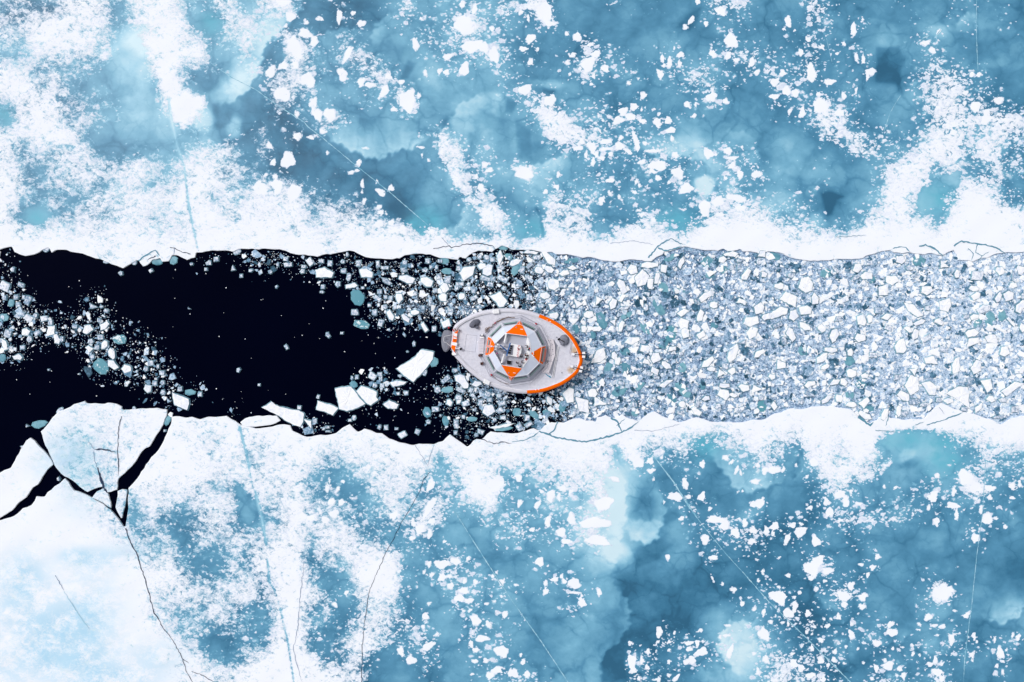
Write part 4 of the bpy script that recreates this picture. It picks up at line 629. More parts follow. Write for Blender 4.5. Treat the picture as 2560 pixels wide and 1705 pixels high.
POLY = [(640, 580, "1290 1255 1400 1190 1460 1150 1520 1080 1590 1090 1640 1105 1630 1170 1585 1235 1540 1290 1500 1330 1450 1382 1400 1350 1345 1305", 'largest white floe left of the ship, a jagged kite on black water'),
 (640, 580, "1822 1318 1880 1305 1920 1320 1940 1370 1960 1400 1955 1435 1915 1440 1880 1400 1835 1370", 'ragged white floe touching the ship hull at its lower left'),
 (640, 580, "2145 590 2180 580 2250 548 2270 585 2315 640 2280 690 2240 695 2200 640", 'white four-cornered floe just above the ship hull'),
 (640, 960, "730 40 800 25 880 22 920 70 960 130 1010 180 950 215 880 240 840 250 770 230 755 160 740 100", 'left half of the large white floe split in two on black water'),
 (640, 960, "925 65 970 15 1040 35 1115 70 1110 120 1130 145 1060 198 1010 170 960 110", 'right half of the large white floe split in two on black water'),
 (640, 960, "570 150 640 175 700 190 765 220 740 250 712 290 650 260 590 245 558 235", 'white jagged floe touching the left side of the split pair'),
 (640, 960, "55 215 100 195 145 158 180 190 240 210 320 230 400 240 448 272 440 350 415 395 350 375 280 340 210 290 150 260", 'long white arrow-shaped floe lying along the lower ice edge'),
 (640, 960, "445 322 518 335 515 412 480 370", 'small white triangular floe right of the long arrow-shaped one'),
 (0, 960, "1585 72 1665 105 1745 135 1750 185 1728 240 1665 215 1610 195 1600 150", 'white five-sided floe at the tail end of the rubble band'),
 (1920, 960, "1620 85 1700 40 1745 18 1830 25 1845 80 1840 140 1852 230 1790 185 1710 130", 'largest white wedge-shaped floe low in the packed ice far right')]
pieces = []
for (ox, oy), s in FL.items():
    for e in s.split(';'):
        a = e.split(); u, v, ww, hh, an = map(float, a[:5]); ty = a[5]
        rr = random.Random(int(u*31+v*17+ox)); tri = ty.endswith('3'); ty = ty[0]
        n = 3 if tri else (rr.choice([4, 4, 4, 5]) if ty == 'G' else rr.choice([4, 5, 5, 6]) if ty == 'W' else rr.choice([6, 7, 8]))
        if ty == 'W': ww *= 1.13; hh *= 1.13
        th0 = rr.uniform(0, 6.28) if not (ty == 'G' and n == 4) else math.pi/4; pts = []
        for i in range(n):
            th = th0+2*math.pi*(i+rr.uniform(-.26, .26)*(1 if ty != 'T' else .8)*(.5 if ty == 'G' else 1))/n
            k = rr.uniform(.86, 1.08)*(1.28 if n == 4 else 1.12 if n < 6 else 1.03)
            x = max(-1.02, min(1.02, math.cos(th)*k))*ww/2; y = max(-1.02, min(1.02, math.sin(th)*k))*hh/2
            c, sn_ = math.cos(R(an)), math.sin(R(an)); pts.append((ox+(u+x*c-y*sn_)/K, oy+(v+x*sn_+y*c)/K))
        pieces.append(dict(c=(ox+u/K, oy+v/K), pts=pts, ty=ty, area=ww*hh/K/K*(.7 if tri else 1), asp=max(ww, hh)/min(ww, hh), tri=tri, lab=None))
for ox, oy, s, lab in POLY:
    pts = reg(ox, oy, s); xs = [p[0] for p in pts]; ys = [p[1] for p in pts]
    pieces.append(dict(c=(sum(xs)/len(xs), sum(ys)/len(ys)), pts=pts, ty='W', area=9e4, asp=1, tri=False, lab=lab))
def orient(pts): return sum(pts[i][0]*pts[(i+1) % len(pts)][1]-pts[(i+1) % len(pts)][0]*pts[i][1] for i in range(len(pts)))
def shrink(pts, c, d):
    out = []
    for p in pts:
        l = math.hypot(p[0]-c[0], p[1]-c[1])+1e-6; k = max(.3, 1-d/l); out.append((c[0]+(p[0]-c[0])*k, c[1]+(p[1]-c[1])*k))
    return out
def floe_mesh(mb, p, rr, zoff=0.):
    ty = p['ty']; pts = p['pts'] if orient(p['pts']) < 0 else p['pts'][::-1]
    pts = jag(pts, .9 if ty != 'T' else .5, 5, True)
    wp = [P(*q)[:2] for q in pts]; c = (sum(q[0] for q in wp)/len(wp), sum(q[1] for q in wp)/len(wp)); r = math.sqrt(p['area'])/PX/2
    zt = {'W': rr.uniform(.26, .40), 'G': rr.uniform(.20, .42), 'T': rr.uniform(.13, .17), 'S': rr.uniform(.15, .18)}[ty]+zoff
    tx, ty_ = (rr.uniform(-.10, .10), rr.uniform(-.10, .10)) if ty == 'G' else (rr.uniform(-.02, .02), rr.uniform(-.02, .02))
    zz = lambda q, z: z+(q[0]-c[0])*tx+(q[1]-c[1])*ty_
    n = len(wp); rg = .0 if ty in 'TS' else .04
    rim = .16 if ty == 'W' else .10 if ty == 'G' else .05
    a = [(q[0], q[1], -.25) for q in shrink(wp, c, -rim*1.3)]; a2 = [(q[0]+rr.uniform(-.03, .03), q[1]+rr.uniform(-.03, .03), .05) for q in shrink(wp, c, -rim)]; b = [(q[0], q[1], zz(q, zt-.06)) for q in wp]
    q2 = shrink(wp, c, min(.07, r*.15)); d = [(q[0], q[1], zz(q, zt)+rr.uniform(-rg, rg)*.4) for q in q2]
    q3 = shrink(wp, c, r*.55); e = [(q[0], q[1], zz(q, zt+.02)+rr.uniform(-rg, rg)) for q in q3]
    s0 = len(mb.v)
    s0 += 0; mb.add(a+a2, [[i, (i+1) % n, n+(i+1) % n, n+i] for i in range(n)], 1); s0 = len(mb.v); a = a2
    mb.add(a+b+d+e+[(c[0], c[1], zt+.02)], [[i, (i+1) % n, n+(i+1) % n, n+i] for i in range(n)]+[[n+i, n+(i+1) % n, 2*n+(i+1) % n, 2*n+i] for i in range(n)], 1)
    mb.f += [[s0+k for k in f] for f in [[2*n+i, 2*n+(i+1) % n, 3*n+(i+1) % n, 3*n+i] for i in range(n)]+[[3*n+i, 3*n+(i+1) % n, 4*n] for i in range(n)]]; mb.m += [0]*(2*n)
MATS = {'W': [M_SNOW, M_SIDE], 'G': [M_BLOCK, M_SIDE], 'T': [M_TEAL, M_TEAL], 'S': [M_TEALS, M_TEAL]}
pieces.sort(key=lambda p: -p['area'])
ZONES = [(0, 130, 0, 2000, 'in the rubble cluster at the left edge'), (130, 290, 0, 2000, 'in the left part of the drifting rubble band'), (290, 530, 760, 2000, 'in the tail of the drifting rubble band'), (130, 640, 0, 760, 'by the upper ice edge far left'),
 (530, 830, 0, 780, 'by the upper ice edge above the black water'), (830, 980, 0, 700, 'by the upper ice edge up left of the ship'), (980, 1110, 0, 700, 'by the upper ice edge close to the ship'), (1110, 1290, 0, 790, 'above the left half of the ship'), (1290, 1440, 0, 790, 'above the right half of the ship'),
 (830, 1130, 700, 850, 'in the loose rubble left of the stern'), (530, 1130, 780, 920, 'adrift on the black water left of the ship'), (800, 1130, 920, 990, 'in the small cluster below the kite-shaped floe'), (530, 1050, 990, 2000, 'near the lower ice edge under the black water'), (1050, 1240, 900, 2000, 'below the left half of the ship'), (1240, 1440, 900, 2000, 'below the right half of the ship')]
for x0, x1, nm in ((1440, 1580, 'just right of the bow'), (1580, 1740, 'right of the bow'), (1740, 1920, 'in the right packed ice'), (1920, 2080, 'in the centre right packed ice'), (2080, 2240, 'in the far right packed ice'), (2240, 2400, 'in the outer right packed ice'), (2400, 2600, 'at the right edge of the photo')):
    for y0, y1, n2 in ((0, 700, 'near the upper ice edge'), (700, 790, 'above mid-channel'), (790, 880, 'in mid-channel'), (880, 960, 'below mid-channel'), (960, 2000, 'near the lower ice edge')):
        ZONES.append((x0, x1, y0, y1, n2+' '+nm))
ORD = ['largest', 'second largest', 'third largest', 'fourth largest', 'fifth largest', 'sixth largest', 'seventh largest', 'eighth largest', 'ninth largest', 'tenth largest', 'eleventh largest', 'twelfth largest', 'thirteenth largest', 'fourteenth largest', 'fifteenth largest', 'sixteenth largest', 'seventeenth largest', 'eighteenth largest', 'nineteenth largest', 'twentieth largest']
cnts = {}; rest = MB()
for i, p in enumerate(pieces):
    rr = random.Random(i*7+3)
    if i < 300:
        mb = MB(); floe_mesh(mb, p, rr); o = mb.build('ice_floe', MATS[p['ty']])
        o.location.z = 0
        zmin = min(v[2] for v in mb.v)
        for v_ in o.data.vertices: v_.co.z += zmin
        lab = p['lab']
        if not lab:
            x, y = p['c']; z = next((q[4] for q in ZONES if q[0] <= x < q[1] and q[2] <= y < q[3]), 'in the channel')
            kd = {'W': 'white', 'G': 'grey', 'T': 'dull teal', 'S': 'teal speckled'}[p['ty']]+' '+('three-sided floe' if p['tri'] else 'elongated floe' if p['asp'] > 1.75 else 'chunky block' if p['ty'] == 'G' else 'floe')
            p['key'] = (kd, z); cnts.setdefault(p['key'], []).append(o); p['o'] = o
        else: tag(o, lab, 'ice floe', 'snow-covered floes floating in the channel')
        o['category'] = 'ice floe'
        o['group'] = {'W': 'snow-covered floes floating in the channel', 'G': 'grey translucent ice blocks in the channel', 'T': 'teal waterlogged floes in the channel', 'S': 'teal waterlogged floes in the channel'}[p['ty']]
    else:
        floe_mesh(rest, dict(p, ty='G' if p['ty'] in 'WG' else p['ty']), rr)
for (kd, z), os_ in cnts.items():
    for k, o in enumerate(os_):
        z2 = z.replace('in the ', 'in ').replace(' packed ice', ' pack').replace('the upper', 'upper').replace('the lower', 'lower') if len((ORD[k]+' '+kd+' '+z).split()) > 16 else z
        o['label'] = (kd+' '+z) if len(os_) == 1 else ORD[k]+' '+kd+' '+z2
tag(rest.build('ice_blocks', [M_BLOCK, M_SIDE]), 'many small grey and white ice blocks scattered through the channel', 'ice blocks', kind='stuff')

# brash: crushed fragments, one mass
def brash():
    gx, gy = np.meshgrid(np.arange(-112, 112, 1.5625)+.78, np.arange(-24, 21, 1.5625)+.78); gx = gx.ravel(); gy = gy.ravel()
    D = dens(gx, gy); out = []
    for (den, r0, r1, tb) in ((12., .10, .27, .52), (4.2, .27, .68, .0), (.80, .55, 1.25, .0), (26., .05, .13, .62)):
        pxx = gx*PX+1280; thin = np.where(pxx > 1330, 1.0, .75)*(np.where(pxx > 1330, 1., .5) if r0 > .4 else 1.)
        thin = np.clip((1620-pxx)/380, 0, 1)*1.3 if r1 < .2 else thin
        n = rng.poisson(den*np.clip(D*1.15-.10, 0, 1)**np.where(pxx > 1330, 1.5, 2.0)*thin); k = np.repeat(np.arange(len(gx)), n)
        x = gx[k]+rng.uniform(-1.3, 1.3, len(k)); y = gy[k]+rng.uniform(-1.3, 1.3, len(k))
        r = r0+(r1-r0)*rng.random(len(k))**2.; out.append((x, y, r, np.clip((tb if tb else rng.choice([.9, .64, .40, .10], len(k), p=[.28, .32, .22, .18]))+rng.normal(0, .24 if tb else .07, len(k))-.10*(D[k] < .6)+.13*np.clip((pxx[k]-1500)/900, 0, 1), .03, 1)))
    nl = 80; x = rng.uniform(-100, -12, nl); y = rng.uniform(-15, 18, nl); out.append((x, y, rng.uniform(.05, .16, nl), np.full(nl, .8)))
    x, y, r, tn = [np.concatenate(a) for a in zip(*out)]
    qx, qy = x*PX+1280, 852.5-y*PX; far = 5*r
    k = ~(inside(qx, qy-5, NORTH) | inside(qx, qy+5, SOUTH) | inside(qx, qy, FAN)); x, y, r, tn = x[k], y[k], r[k], tn[k]; M_ = len(x); m = 5
    th = rng.uniform(0, 6.28, (M_, 1))+2*np.pi*(np.arange(m)[None]+rng.uniform(-.42, .42, (M_, m)))/m
    el = rng.uniform(.38, 1., (M_, 1)); ro = rng.uniform(0, np.pi, (M_, 1)); rad = r[:, None]*rng.uniform(.72, 1.3, (M_, m))
    a, b = rad*np.cos(th), rad*np.sin(th)*el; dx = a*np.cos(ro)-b*np.sin(ro); dy = a*np.sin(ro)+b*np.cos(ro)
    zt = np.clip(r*.4, .04, .20)[:, None]*rng.uniform(.5, 1.3, (M_, 1)); tx = rng.normal(0, .07, (M_, 1)); ty = rng.normal(0, .07, (M_, 1))
    X0 = x[:, None]+dx; Y0 = y[:, None]+dy; X1 = x[:, None]+dx*.93; Y1 = y[:, None]+dy*.93
    V = np.concatenate([np.stack([X0, Y0, np.full_like(X0, -.06)], 2), np.stack([X1, Y1, np.maximum(zt+dx*tx+dy*ty, .02)], 2)], 1).reshape(-1, 3)
    base = (np.arange(M_)*2*m)[:, None]; i = np.arange(m)[None]; j = (i+1) % m
    side = np.stack([base+i, base+j, base+m+j, base+m+i], 2).reshape(-1, 4); top = base+m+i
    me = bpy.data.meshes.new('brash_ice'); me.vertices.add(len(V)); me.vertices.foreach_set('co', V.astype(np.float32).ravel())
    lp = np.concatenate([side.ravel(), top.ravel()]).astype(np.int32); me.loops.add(len(lp)); me.loops.foreach_set('vertex_index', lp)
    ls = np.concatenate([np.arange(len(side))*4, side.size+np.arange(M_)*m]).astype(np.int32); me.polygons.add(len(ls)); me.polygons.foreach_set('loop_start', ls)
    me.update(calc_edges=True); at = me.attributes.new('tone', 'FLOAT', 'POINT'); at.data.foreach_set('value', np.repeat(tn, 2*m).astype(np.float32))
    me.materials.append(M_BRASH); me.validate(); me.shade_flat()
    tag(link('brash_ice', me), 'crushed ice fragments drifting thickly in the channel', 'brash ice', kind='stuff')
brash()
# ------------------------------------------------------------------ the ship
M_ALU = paint('aluminium', srgb(214, 213, 225), .42, .35, .05, 1.6)
M_ALU2 = paint('aluminium_plate', srgb(186, 188, 202), .45, .35, .06, 2.5)
M_ALUD = paint('aluminium_dull', srgb(140, 143, 158), .5, .3, .08, 2.5)
M_ROOF = paint('roof_panel', srgb(214, 221, 238), .4, .3, .06, 1.2)
M_ORANGE = paint('orange_paint', (1.0, .150, .0004, 1), .65, .06, .02, 2.)
M_WHITE = paint('white_paint', srgb(244, 244, 248), .4, .3, .03, 2.)
M_BLACK = paint('black', srgb(16, 15, 20), .6, .2, .1, 6.)
M_BLUE = paint('blue_paint', srgb(24, 98, 168), .4, .4, .05, 3.)
M_RED = paint('red', srgb(196, 22, 40), .5, .3, .05, 3.)
M_TARP = paint('grey_tarpaulin', srgb(128, 130, 144), .7, .2, .12, 2.2)
M_TARPD = paint('dark_tarpaulin', srgb(104, 106, 120), .7, .2, .14, 2.2)
M_GLASS = paint('window_glass', srgb(134, 164, 160), .14, .5, .18, .9)
M_GLASSD = paint('window_glass_painted_shade', srgb(34, 58, 64), .15, .6, .2, 1.5)  # same glass with shade painted into its colour, for each pane's upper part
M_ROPE = paint('rope', srgb(132, 108, 92), .9, .1, .3, 9.)
M_BROWN = paint('brown_canvas', srgb(96, 66, 62), .8, .1, .3, 4.)
M_TURQ = paint('turquoise_strap', srgb(40, 140, 172), .6, .2, .05, 3.)
M_SKIN = paint('skin', srgb(198, 150, 128), .6, .2, .05, 8.)
t = NT('deck'); n = t.noise(2.2, 5, .65); n2 = t.noise(.35, 3, .6); n3 = t.noise(3.5, 4, .7, .4)
c = t.mix(t.sm(n, .25, .75), srgb(202, 202, 215), srgb(224, 224, 235)); c = t.mix(t.sm(n2, .45, .7), c, srgb(206, 208, 222))
gp = t.n('NewGeometry').outputs['Position']
for (u, v, rd) in ((1998, 762, .75), (1948, 1035, .7)):
    vm = t.n('VectorMath'); vm.operation = 'DISTANCE'; t.l(gp, vm.inputs[0]); vm.inputs[1].default_value = B(u, v, 2.9)
    f = t.sm(t.math('ADD', vm.outputs['Value'], t.math('MULTIPLY', n3, 1.1)), rd+.1, rd+.9, .75, 0.); c = t.mix(f, c, srgb(196, 158, 104))
t.bump(n, .1, .02); M_DECK = t.done(c, .55, .3)

ship = empty('research_ship', B(1165, 770, 0)); tag(ship, 'oval grey aluminium research ship with an orange bow rim and an orange-panelled deckhouse', 'ship')
HO = [(262,735),(250,690),(262,600),(280,500),(300,430),(345,375),(440,310),(560,250),(700,205),(850,180),(1000,168),(1150,170),(1300,190),(1420,220),(1510,250),(1650,310),(1780,380),(1900,475),(1990,580),(2050,680),(2095,780),(2115,880),(2110,940),(2085,1010),(2040,1085),(1960,1160),(1850,1235),(1730,1290),(1600,1335),(1480,1360),(1330,1372),(1200,1365),(1080,1345),(950,1310),(820,1262),(700,1200),(580,1115),(460,1010),(370,915),(300,830)]
def catmull(p, k=5):
    out = []; n = len(p)
    for i in range(n):
        a, b, c, d = [Vector(p[(i+j-1) % n]) for j in range(4)]
        for j in range(k):
            s = j/k; out.append(tuple(.5*((2*b)+(c-a)*s+(2*a-5*b+4*c-d)*s*s+(3*b-3*c+d-a)*s**3)))
    return out
ho = catmull(HO); NH = len(ho)
w0 = [Vector(B(u, v, 3.0)[:2]) for u, v in ho]; nrm = []
for i in range(NH):
    d = (w0[(i+1) % NH]-w0[i-1]).normalized(); nrm.append(Vector((-d.y, d.x)))     # loop runs clockwise in the picture
cc = sum(w0, Vector((0, 0)))/NH
if (w0[0]+nrm[0]-cc).length > (w0[0]-cc).length: pass
else: nrm = [-q for q in nrm]
def ring(off, z): return [(w0[i].x-nrm[i].x*off, w0[i].y-nrm[i].y*off, z) for i in range(NH)]
def loft(rs, mb, i0=0, i1=None, mi=0):
    i1 = NH if i1 is None else i1; b = []
    for r in rs: b += r
    mb.add(b, [[k*NH+(i % NH), k*NH+((i+1) % NH), (k+1)*NH+((i+1) % NH), (k+1)*NH+(i % NH)] for k in range(len(rs)-1) for i in range(i0, i1)], mi)
mb = MB(); loft([ring(2.4, -1.2), ring(1.3, -.2), ring(.55, .7), ring(.16, 1.5), ring(.0, 2.3), ring(.03, 2.62)], mb); mb.build('hull', M_ALU, ship, True)
gun = [ring(.03, 2.62), ring(.10, 2.9), ring(.22, 3.08), ring(.48, 3.17), ring(.72, 3.16), ring(.76, 3.1), ring(.77, 2.88)]
iA = min(range(NH), key=lambda i: (ho[i][0]-1510)**2+(ho[i][1]-250)**2); iB = min(range(NH), key=lambda i: (ho[i][0]-1330)**2+(ho[i][1]-1372)**2)
mb = MB(); loft(gun, mb, iB, NH+iA); mb.build('gunwale', M_ALU, ship, True)
mb = MB(); loft(gun, mb, iA, iB); tag(mb.build('bow_rim', M_ORANGE, ship, True), 'orange painted rim round the bow')
mb = MB(); loft([ring(.74, 3.19), ring(.80, 3.19), ring(.80, 2.9)], mb); mb.build('rail', M_WHITE, ship)
mb = MB(); dk = ring(.77, 2.9); mb.add([(cc.x, cc.y, 2.9)]+dk, [[0, 1+(i+1) % NH, 1+i] for i in range(NH)]); mb.build('deck', M_DECK, ship)
# deck seams and the square hatch aft
def line(u0, v0, u1, v1, z, wd, mi=0, mb=None, hh=.02):
    a = Vector(B(u0, v0, z)); b = Vector(B(u1, v1, z)); d = (b-a); l = d.length; ang = math.atan2(d.y, d.x)
    mb.box(((a+b)/2)+Vector((0, 0, hh/2)), (l, wd, hh), ang, mi)
def plate(mb, pts, z0, z1, mi=0, inset=0.): return mb.prism([B(u, v, z1)[:2] for u, v in pts][::-1], z0, z1, mi, inset)
mb = MB(); hp = [(485,540),(632,555),(605,785),(455,765)]
for i in range(4): line(*hp[i], *hp[(i+1) % 4], 2.903, .05, 0, mb, .012)
hq = [(470,572),(618,585)]; mb.build('deck_hatch', M_ALUD, ship)
sm_ = [(780,250,820,420),(420,880,640,900),(1640,500,1900,480),(1700,1150,1960,1140),(330,600,440,610),(900,1250,1500,1290),(1350,240,1560,420)]
for q in sm_: mb = MB(); line(*q, 2.903, .025, 0, mb, .01); mb.build('deck_seam', M_ALU2, ship)
def cleat(u, v, an, s=1.):
    mb = MB(); c = Vector(B(u, v, 2.9)); a = R(an)
    mb.box(c+Vector((0, 0, .04)), (.34*s, .2*s, .08), a, 0)
    for k in (-1, 1): mb.cyl(c+Vector((k*.11*math.cos(a)*s, k*.11*math.sin(a)*s, .06)), .05*s, .18, 8, 0)
    mb.tube([c+Vector((-.28*math.cos(a)*s, -.28*math.sin(a)*s, .22)), c+Vector((.28*math.cos(a)*s, .28*math.sin(a)*s, .22))], .04*s, 6, 0)
    mb.build('mooring_cleat', M_ALUD, ship)
for u, v, an in [(470,358,35),(710,250,18),(362,918,-55),(560,1108,-35),(1895,540,-40),(1635,352,-28),(1475,1310,12),(1790,1215,35),(830,1235,-20),(590,300,25),(425,975,-50),(400,400,45)]: cleat(u, v, an)
for u, v in ((895,218),(765,1205)):   # white life-raft canisters on the gunwale
    mb = MB(); c = Vector(B(u, v, 3.3)); an = R(4 if v < 500 else -22)
    for k in (-.42, 0, .42): mb.box(c+Vector((k*math.cos(an), k*math.sin(an), 0)), (.40, .80, .42), an)
    mb.build('liferaft_box', M_WHITE, ship)
mb = MB()
for u, v in ((1612,338),(1655,360),(1450,1312),(1495,1308)): mb.dome(B(u, v, 3.15), .13, .10, .15, 10, 3)
mb.build('fender', M_WHITE, ship)
mb = MB(); plate(mb, [(885,1235),(1000,1255),(990,1305),(880,1285)], 2.9, 3.02); mb.build('deck_locker', M_ALU2, ship)
for u, v in ((1817,1073),(2017,732),(1962,1075),(1675,605),(1745,905),(1745,578)):
    mb = MB(); mb.cyl(B(u, v, 2.9), .12, .16, 10); mb.build('deck_vent', M_ALUD, ship)

# deckhouse
CU, CV = 1168, 765
def rp(rad, ang): return (CU+rad*math.cos(R(ang)), CV-rad*math.sin(R(ang)))
AN = [81-36*k for k in range(10)]
house = MB(); Z0, Z1, Z2, Z3, ZF = 2.9, 4.1, 5.6, 6.5, 5.5
r0 = [Vector(B(*rp(471, a), Z0)) for a in AN]; r0b = [Vector(B(*rp(452, a), Z1-.45)) for a in AN]; r1 = [Vector(B(*rp(430, a), Z1)) for a in AN]; r2 = [Vector(B(*rp(376, a), Z2)) for a in AN]
vv = r0+r0b+r1+r2
house.add(vv, [[k*10+i, k*10+(i+1) % 10, (k+1)*10+(i+1) % 10, (k+1)*10+i][::-1] for k in range(3) for i in range(10)])
NL, NR, EA, SR, SLL, WB, WA = [Vector(B(u, v, Z3)) for u, v in ((1030,520),(1335,562),(1388,800),(1262,1012),(970,963),(862,768),(878,672))]
EB = Vector(B(1372, 640, Z3)); EC = Vector(B(1340, 905, Z3))
top = [NL, NR, EB, EA, EC, SR, SLL, WB, WA]
roof = MB(); A81, A45, A9, Am27, Am63, Am99, Am135, Am171, A153, A117 = r2
def tri(*p): roof.add(list(p), [[0, 1, 2]])
tri(A81, NR, NL); tri(A81, A45, NR); tri(A45, EB, NR); tri(A45, A9, EB); tri(A9, EA, EB); tri(A9, Am27, EA); tri(Am27, EC, EA); tri(Am27, Am63, EC); tri(Am63, SR, EC); tri(Am63, Am99, SR); tri(Am99, SLL, SR); tri(Am99, Am135, SLL)
tri(Am135, WB, SLL); tri(Am135, Am171, WB); tri(Am171, A153, WB); tri(A153, WA, WB); tri(A153, A117, WA); tri(A117, NL, WA); tri(A117, A81, NL)
house.build('deckhouse_wall', M_ALU2, ship); roof.build('deckhouse_roof', M_ROOF, ship)
# cockpit well
ck = MB(); n = len(top); lo = [Vector((p.x, p.y, ZF)) for p in top]
lo = [Vector(B(*uv, ZF)) for uv in ((1030,520),(1335,562),(1335,640),(1335,800),(1310,905),(1262,1012),(970,963),(900,768),(905,672))]
ck.add(top+lo, [[i, (i+1) % n, n+(i+1) % n, n+i] for i in range(n)]+[[n+i for i in range(n)]]); ck.build('cockpit_well', M_ALU2, ship)
mb = MB()
for a, b in ((NL, NR), (SR, SLL), (NR, EB), (EB, EA), (EA, EC), (EC, SR), (SLL, WB), (WA, NL)): mb.tube([a+Vector((0, 0, .03)), b+Vector((0, 0, .03))], .045, 6)
mb.build('cockpit_coaming', M_WHITE, ship)
def lerp(a, b, s): return a+(b-a)*s
def panel(name, poly, mat, lift=.03, label=None):
    mb = MB(); nn = Vector((0, 0, 0))
    for pts in poly:
        nn = (pts[1]-pts[0]).cross(pts[2]-pts[0]).normalized()
        if nn.z < 0: nn = -nn
        q = [p+nn*lift for p in pts]; b = [p-nn*.01 for p in pts]; k = len(pts)
        mb.add(q+b, [list(range(k))]+[[i, (i+1) % k, k+(i+1) % k, k+i] for i in range(k)])
    o = mb.build(name, mat, ship)
    if label: o['label'] = label
    return o
up = lambda p, s=.03: p+Vector((0, 0, s))
cL = lerp(r2[0], r2[9], .20); cR = lerp(r2[0], r2[1], .20)
panel('orange_panel', [[up(NL), up(NR), up(r2[0])], [up(NL), up(r2[0]), up(cL)], [up(NR), up(cR), up(r2[0])], [cL, r2[0], r1[0]], [r2[0], cR, r1[0]]], M_ORANGE, .02)
dL = lerp(r2[5], r2[6], .20); dR = lerp(r2[5], r2[4], .20)
panel('orange_panel', [[up(SLL), up(SR), up(r2[5])], [up(SLL), up(r2[5]), up(dL)], [up(SR), up(dR), up(r2[5])], [dL, r2[5], r1[5]], [r2[5], dR, r1[5]]], M_ORANGE, .02)
panel('orange_panel', [[up(EA), up(r2[2]), up(r2[3])], [r2[2], r2[3], r1[3], r1[2]]], M_ORANGE, .02)
panel('orange_panel', [[up(WA), up(r2[8]), up(r2[7]), up(WB)], [r2[8], r2[7], r1[7], r1[8]]], M_ORANGE, .02)
for q in ([r1[2], r1[3], r0b[3], r0b[2]],): panel('orange_skirt', [[lerp(q[0], q[1], .12), lerp(q[0], q[1], .9), lerp(q[3], q[2], .8), lerp(q[3], q[2], .2)]], paint('faded_orange', srgb(238, 128, 108), .6), .03)
def window(i, s0=.13, s1=.87, t0=.14, t1=.72, w_=None):
    a, b, c, d = r1[i], r1[(i+1) % 10], r2[(i+1) % 10], r2[i]
    pt = lambda s, t_: lerp(lerp(a, b, s), lerp(d, c, s), t_)
    ds = .02
    q = [pt(s0, t0), pt(s1, t0), pt(s1-ds, t1), pt(s0+ds, t1)]
    fr = panel('window', [[pt(s0-.025, t0-.05), pt(s1+.025, t0-.05), pt(s1+.005, t1+.06), pt(s0-.005, t1+.06)]], M_ALUD, .035)
    m = .55
    for nm, qq, mt in (('glass', [pt(s0, t0), pt(s1, t0), pt(s1-ds*m, t0+(t1-t0)*m), pt(s0+ds*m, t0+(t1-t0)*m)], M_GLASS), ('glass', [pt(s0+ds*m, t0+(t1-t0)*m+.02), pt(s1-ds*m, t0+(t1-t0)*m+.02), q[2], q[3]], M_GLASSD)):
        o = panel(nm, [qq], mt, .05); o.parent = fr
for i in (0, 1, 3, 4, 5, 6, 8, 9): window(i, .10 if i not in (0, 5) else .17, .90 if i not in (9, 4) else .83)
window(2, .12, .86, .22, .66); window(7, .14, .44, .30, .72); window(7, .56, .86, .30, .72)
mb = MB()
for i in range(10):
    mb.tube([up(r2[i], .04), up(r2[(i+1) % 10], .04)], .04, 5); mb.tube([up(r1[i], .03), up(r2[i], .04)], .05, 5)
mb.build('mullion', M_WHITE, ship)
mb = MB()
for i in range(10): mb.tube([up(r1[i], .01), up(r1[(i+1) % 10], .01)], .05, 5); mb.tube([r0b[i], r0b[(i+1) % 10]], .04, 5)
mb.build('wall_rail', M_ALU, ship)
mb = MB()
for i in range(10):
    a, b = Vector(B(*rp(500, AN[i]), Z0)), Vector(B(*rp(500, AN[(i+1) % 10]), Z0)); mb.tube([up(a, .9), up(b, .9)], .035, 5); mb.tube([up(a, .45), up(b, .45)], .025, 5)
    for s in (0, .5): q = lerp(a, b, s); mb.tube([q, up(q, .9)], .03, 5)
mb.build('handrail', M_ALUD, ship)
for c_, mi in (((1180,438,5.98), 0), ((1075,1075,5.98), 0)): mb = MB(); mb.cyl(B(*c_), .13, .12, 12); mb.build('roof_vent', M_ALUD, ship)
mb = MB(); line(1235, 465, 1275, 465, 6.02, .12, 0, mb, .06); line(1135, 1072, 1172, 1078, 6.02, .12, 0, mb, .06)
for u, v in ((1420,788),(1420,812),(1410,835),(1422,850)): mb.cyl(B(u, v, 6.35), .11, .12, 10)
mb.build('roof_lamp', M_WHITE, ship)
# cockpit furniture
ZC = ZF+.01
def pts2(l): return [B(u, v, 6.3)[:2] for u, v in l]
mb = MB(); plate(mb, [(1102,663),(1240,690),(1255,750),(1250,790),(1215,858),(1060,832)], ZC, 6.35)
bx = mb.build('hatch_cover', M_WHITE, ship); tag(bx, 'white box top lettered in red')
mb = MB(); plate(mb, [(1085,680),(1143,690),(1128,828),(1058,815)], ZC, 6.40); mb.build('instrument_rack', M_ALUD, ship)
mb = MB()
for u, v, a in ((1108,702,.4),(1105,730,.35),(1085,795,.5),(1092,760,.35)): mb.box(B(u, v, 6.5), (a, .22, .2), -.15)
mb.build('instrument', M_BLACK, ship)
def text(s, u, v, z, size, ang, mat, name, parent, ls=1.):
    c = bpy.data.curves.new(name, 'FONT'); c.body = s; c.size = size; c.extrude = .004; c.align_x = 'CENTER'; c.align_y = 'CENTER'; c.space_character = ls
    o = bpy.data.objects.new(name, c); COL.objects.link(o); me = bpy.data.meshes.new_from_object(o); bpy.data.objects.remove(o)
    M = Matrix.Rotation(R(ang), 4, 'Z'); me.transform(M); me.materials.append(mat); q = link(name, me, parent); q.location = Vector(B(u, v, z))-wpos(parent); return q
text('F  WWP', 1205, 771, 6.362, .62, -98, M_RED, 'lettering', bx, 1.0)
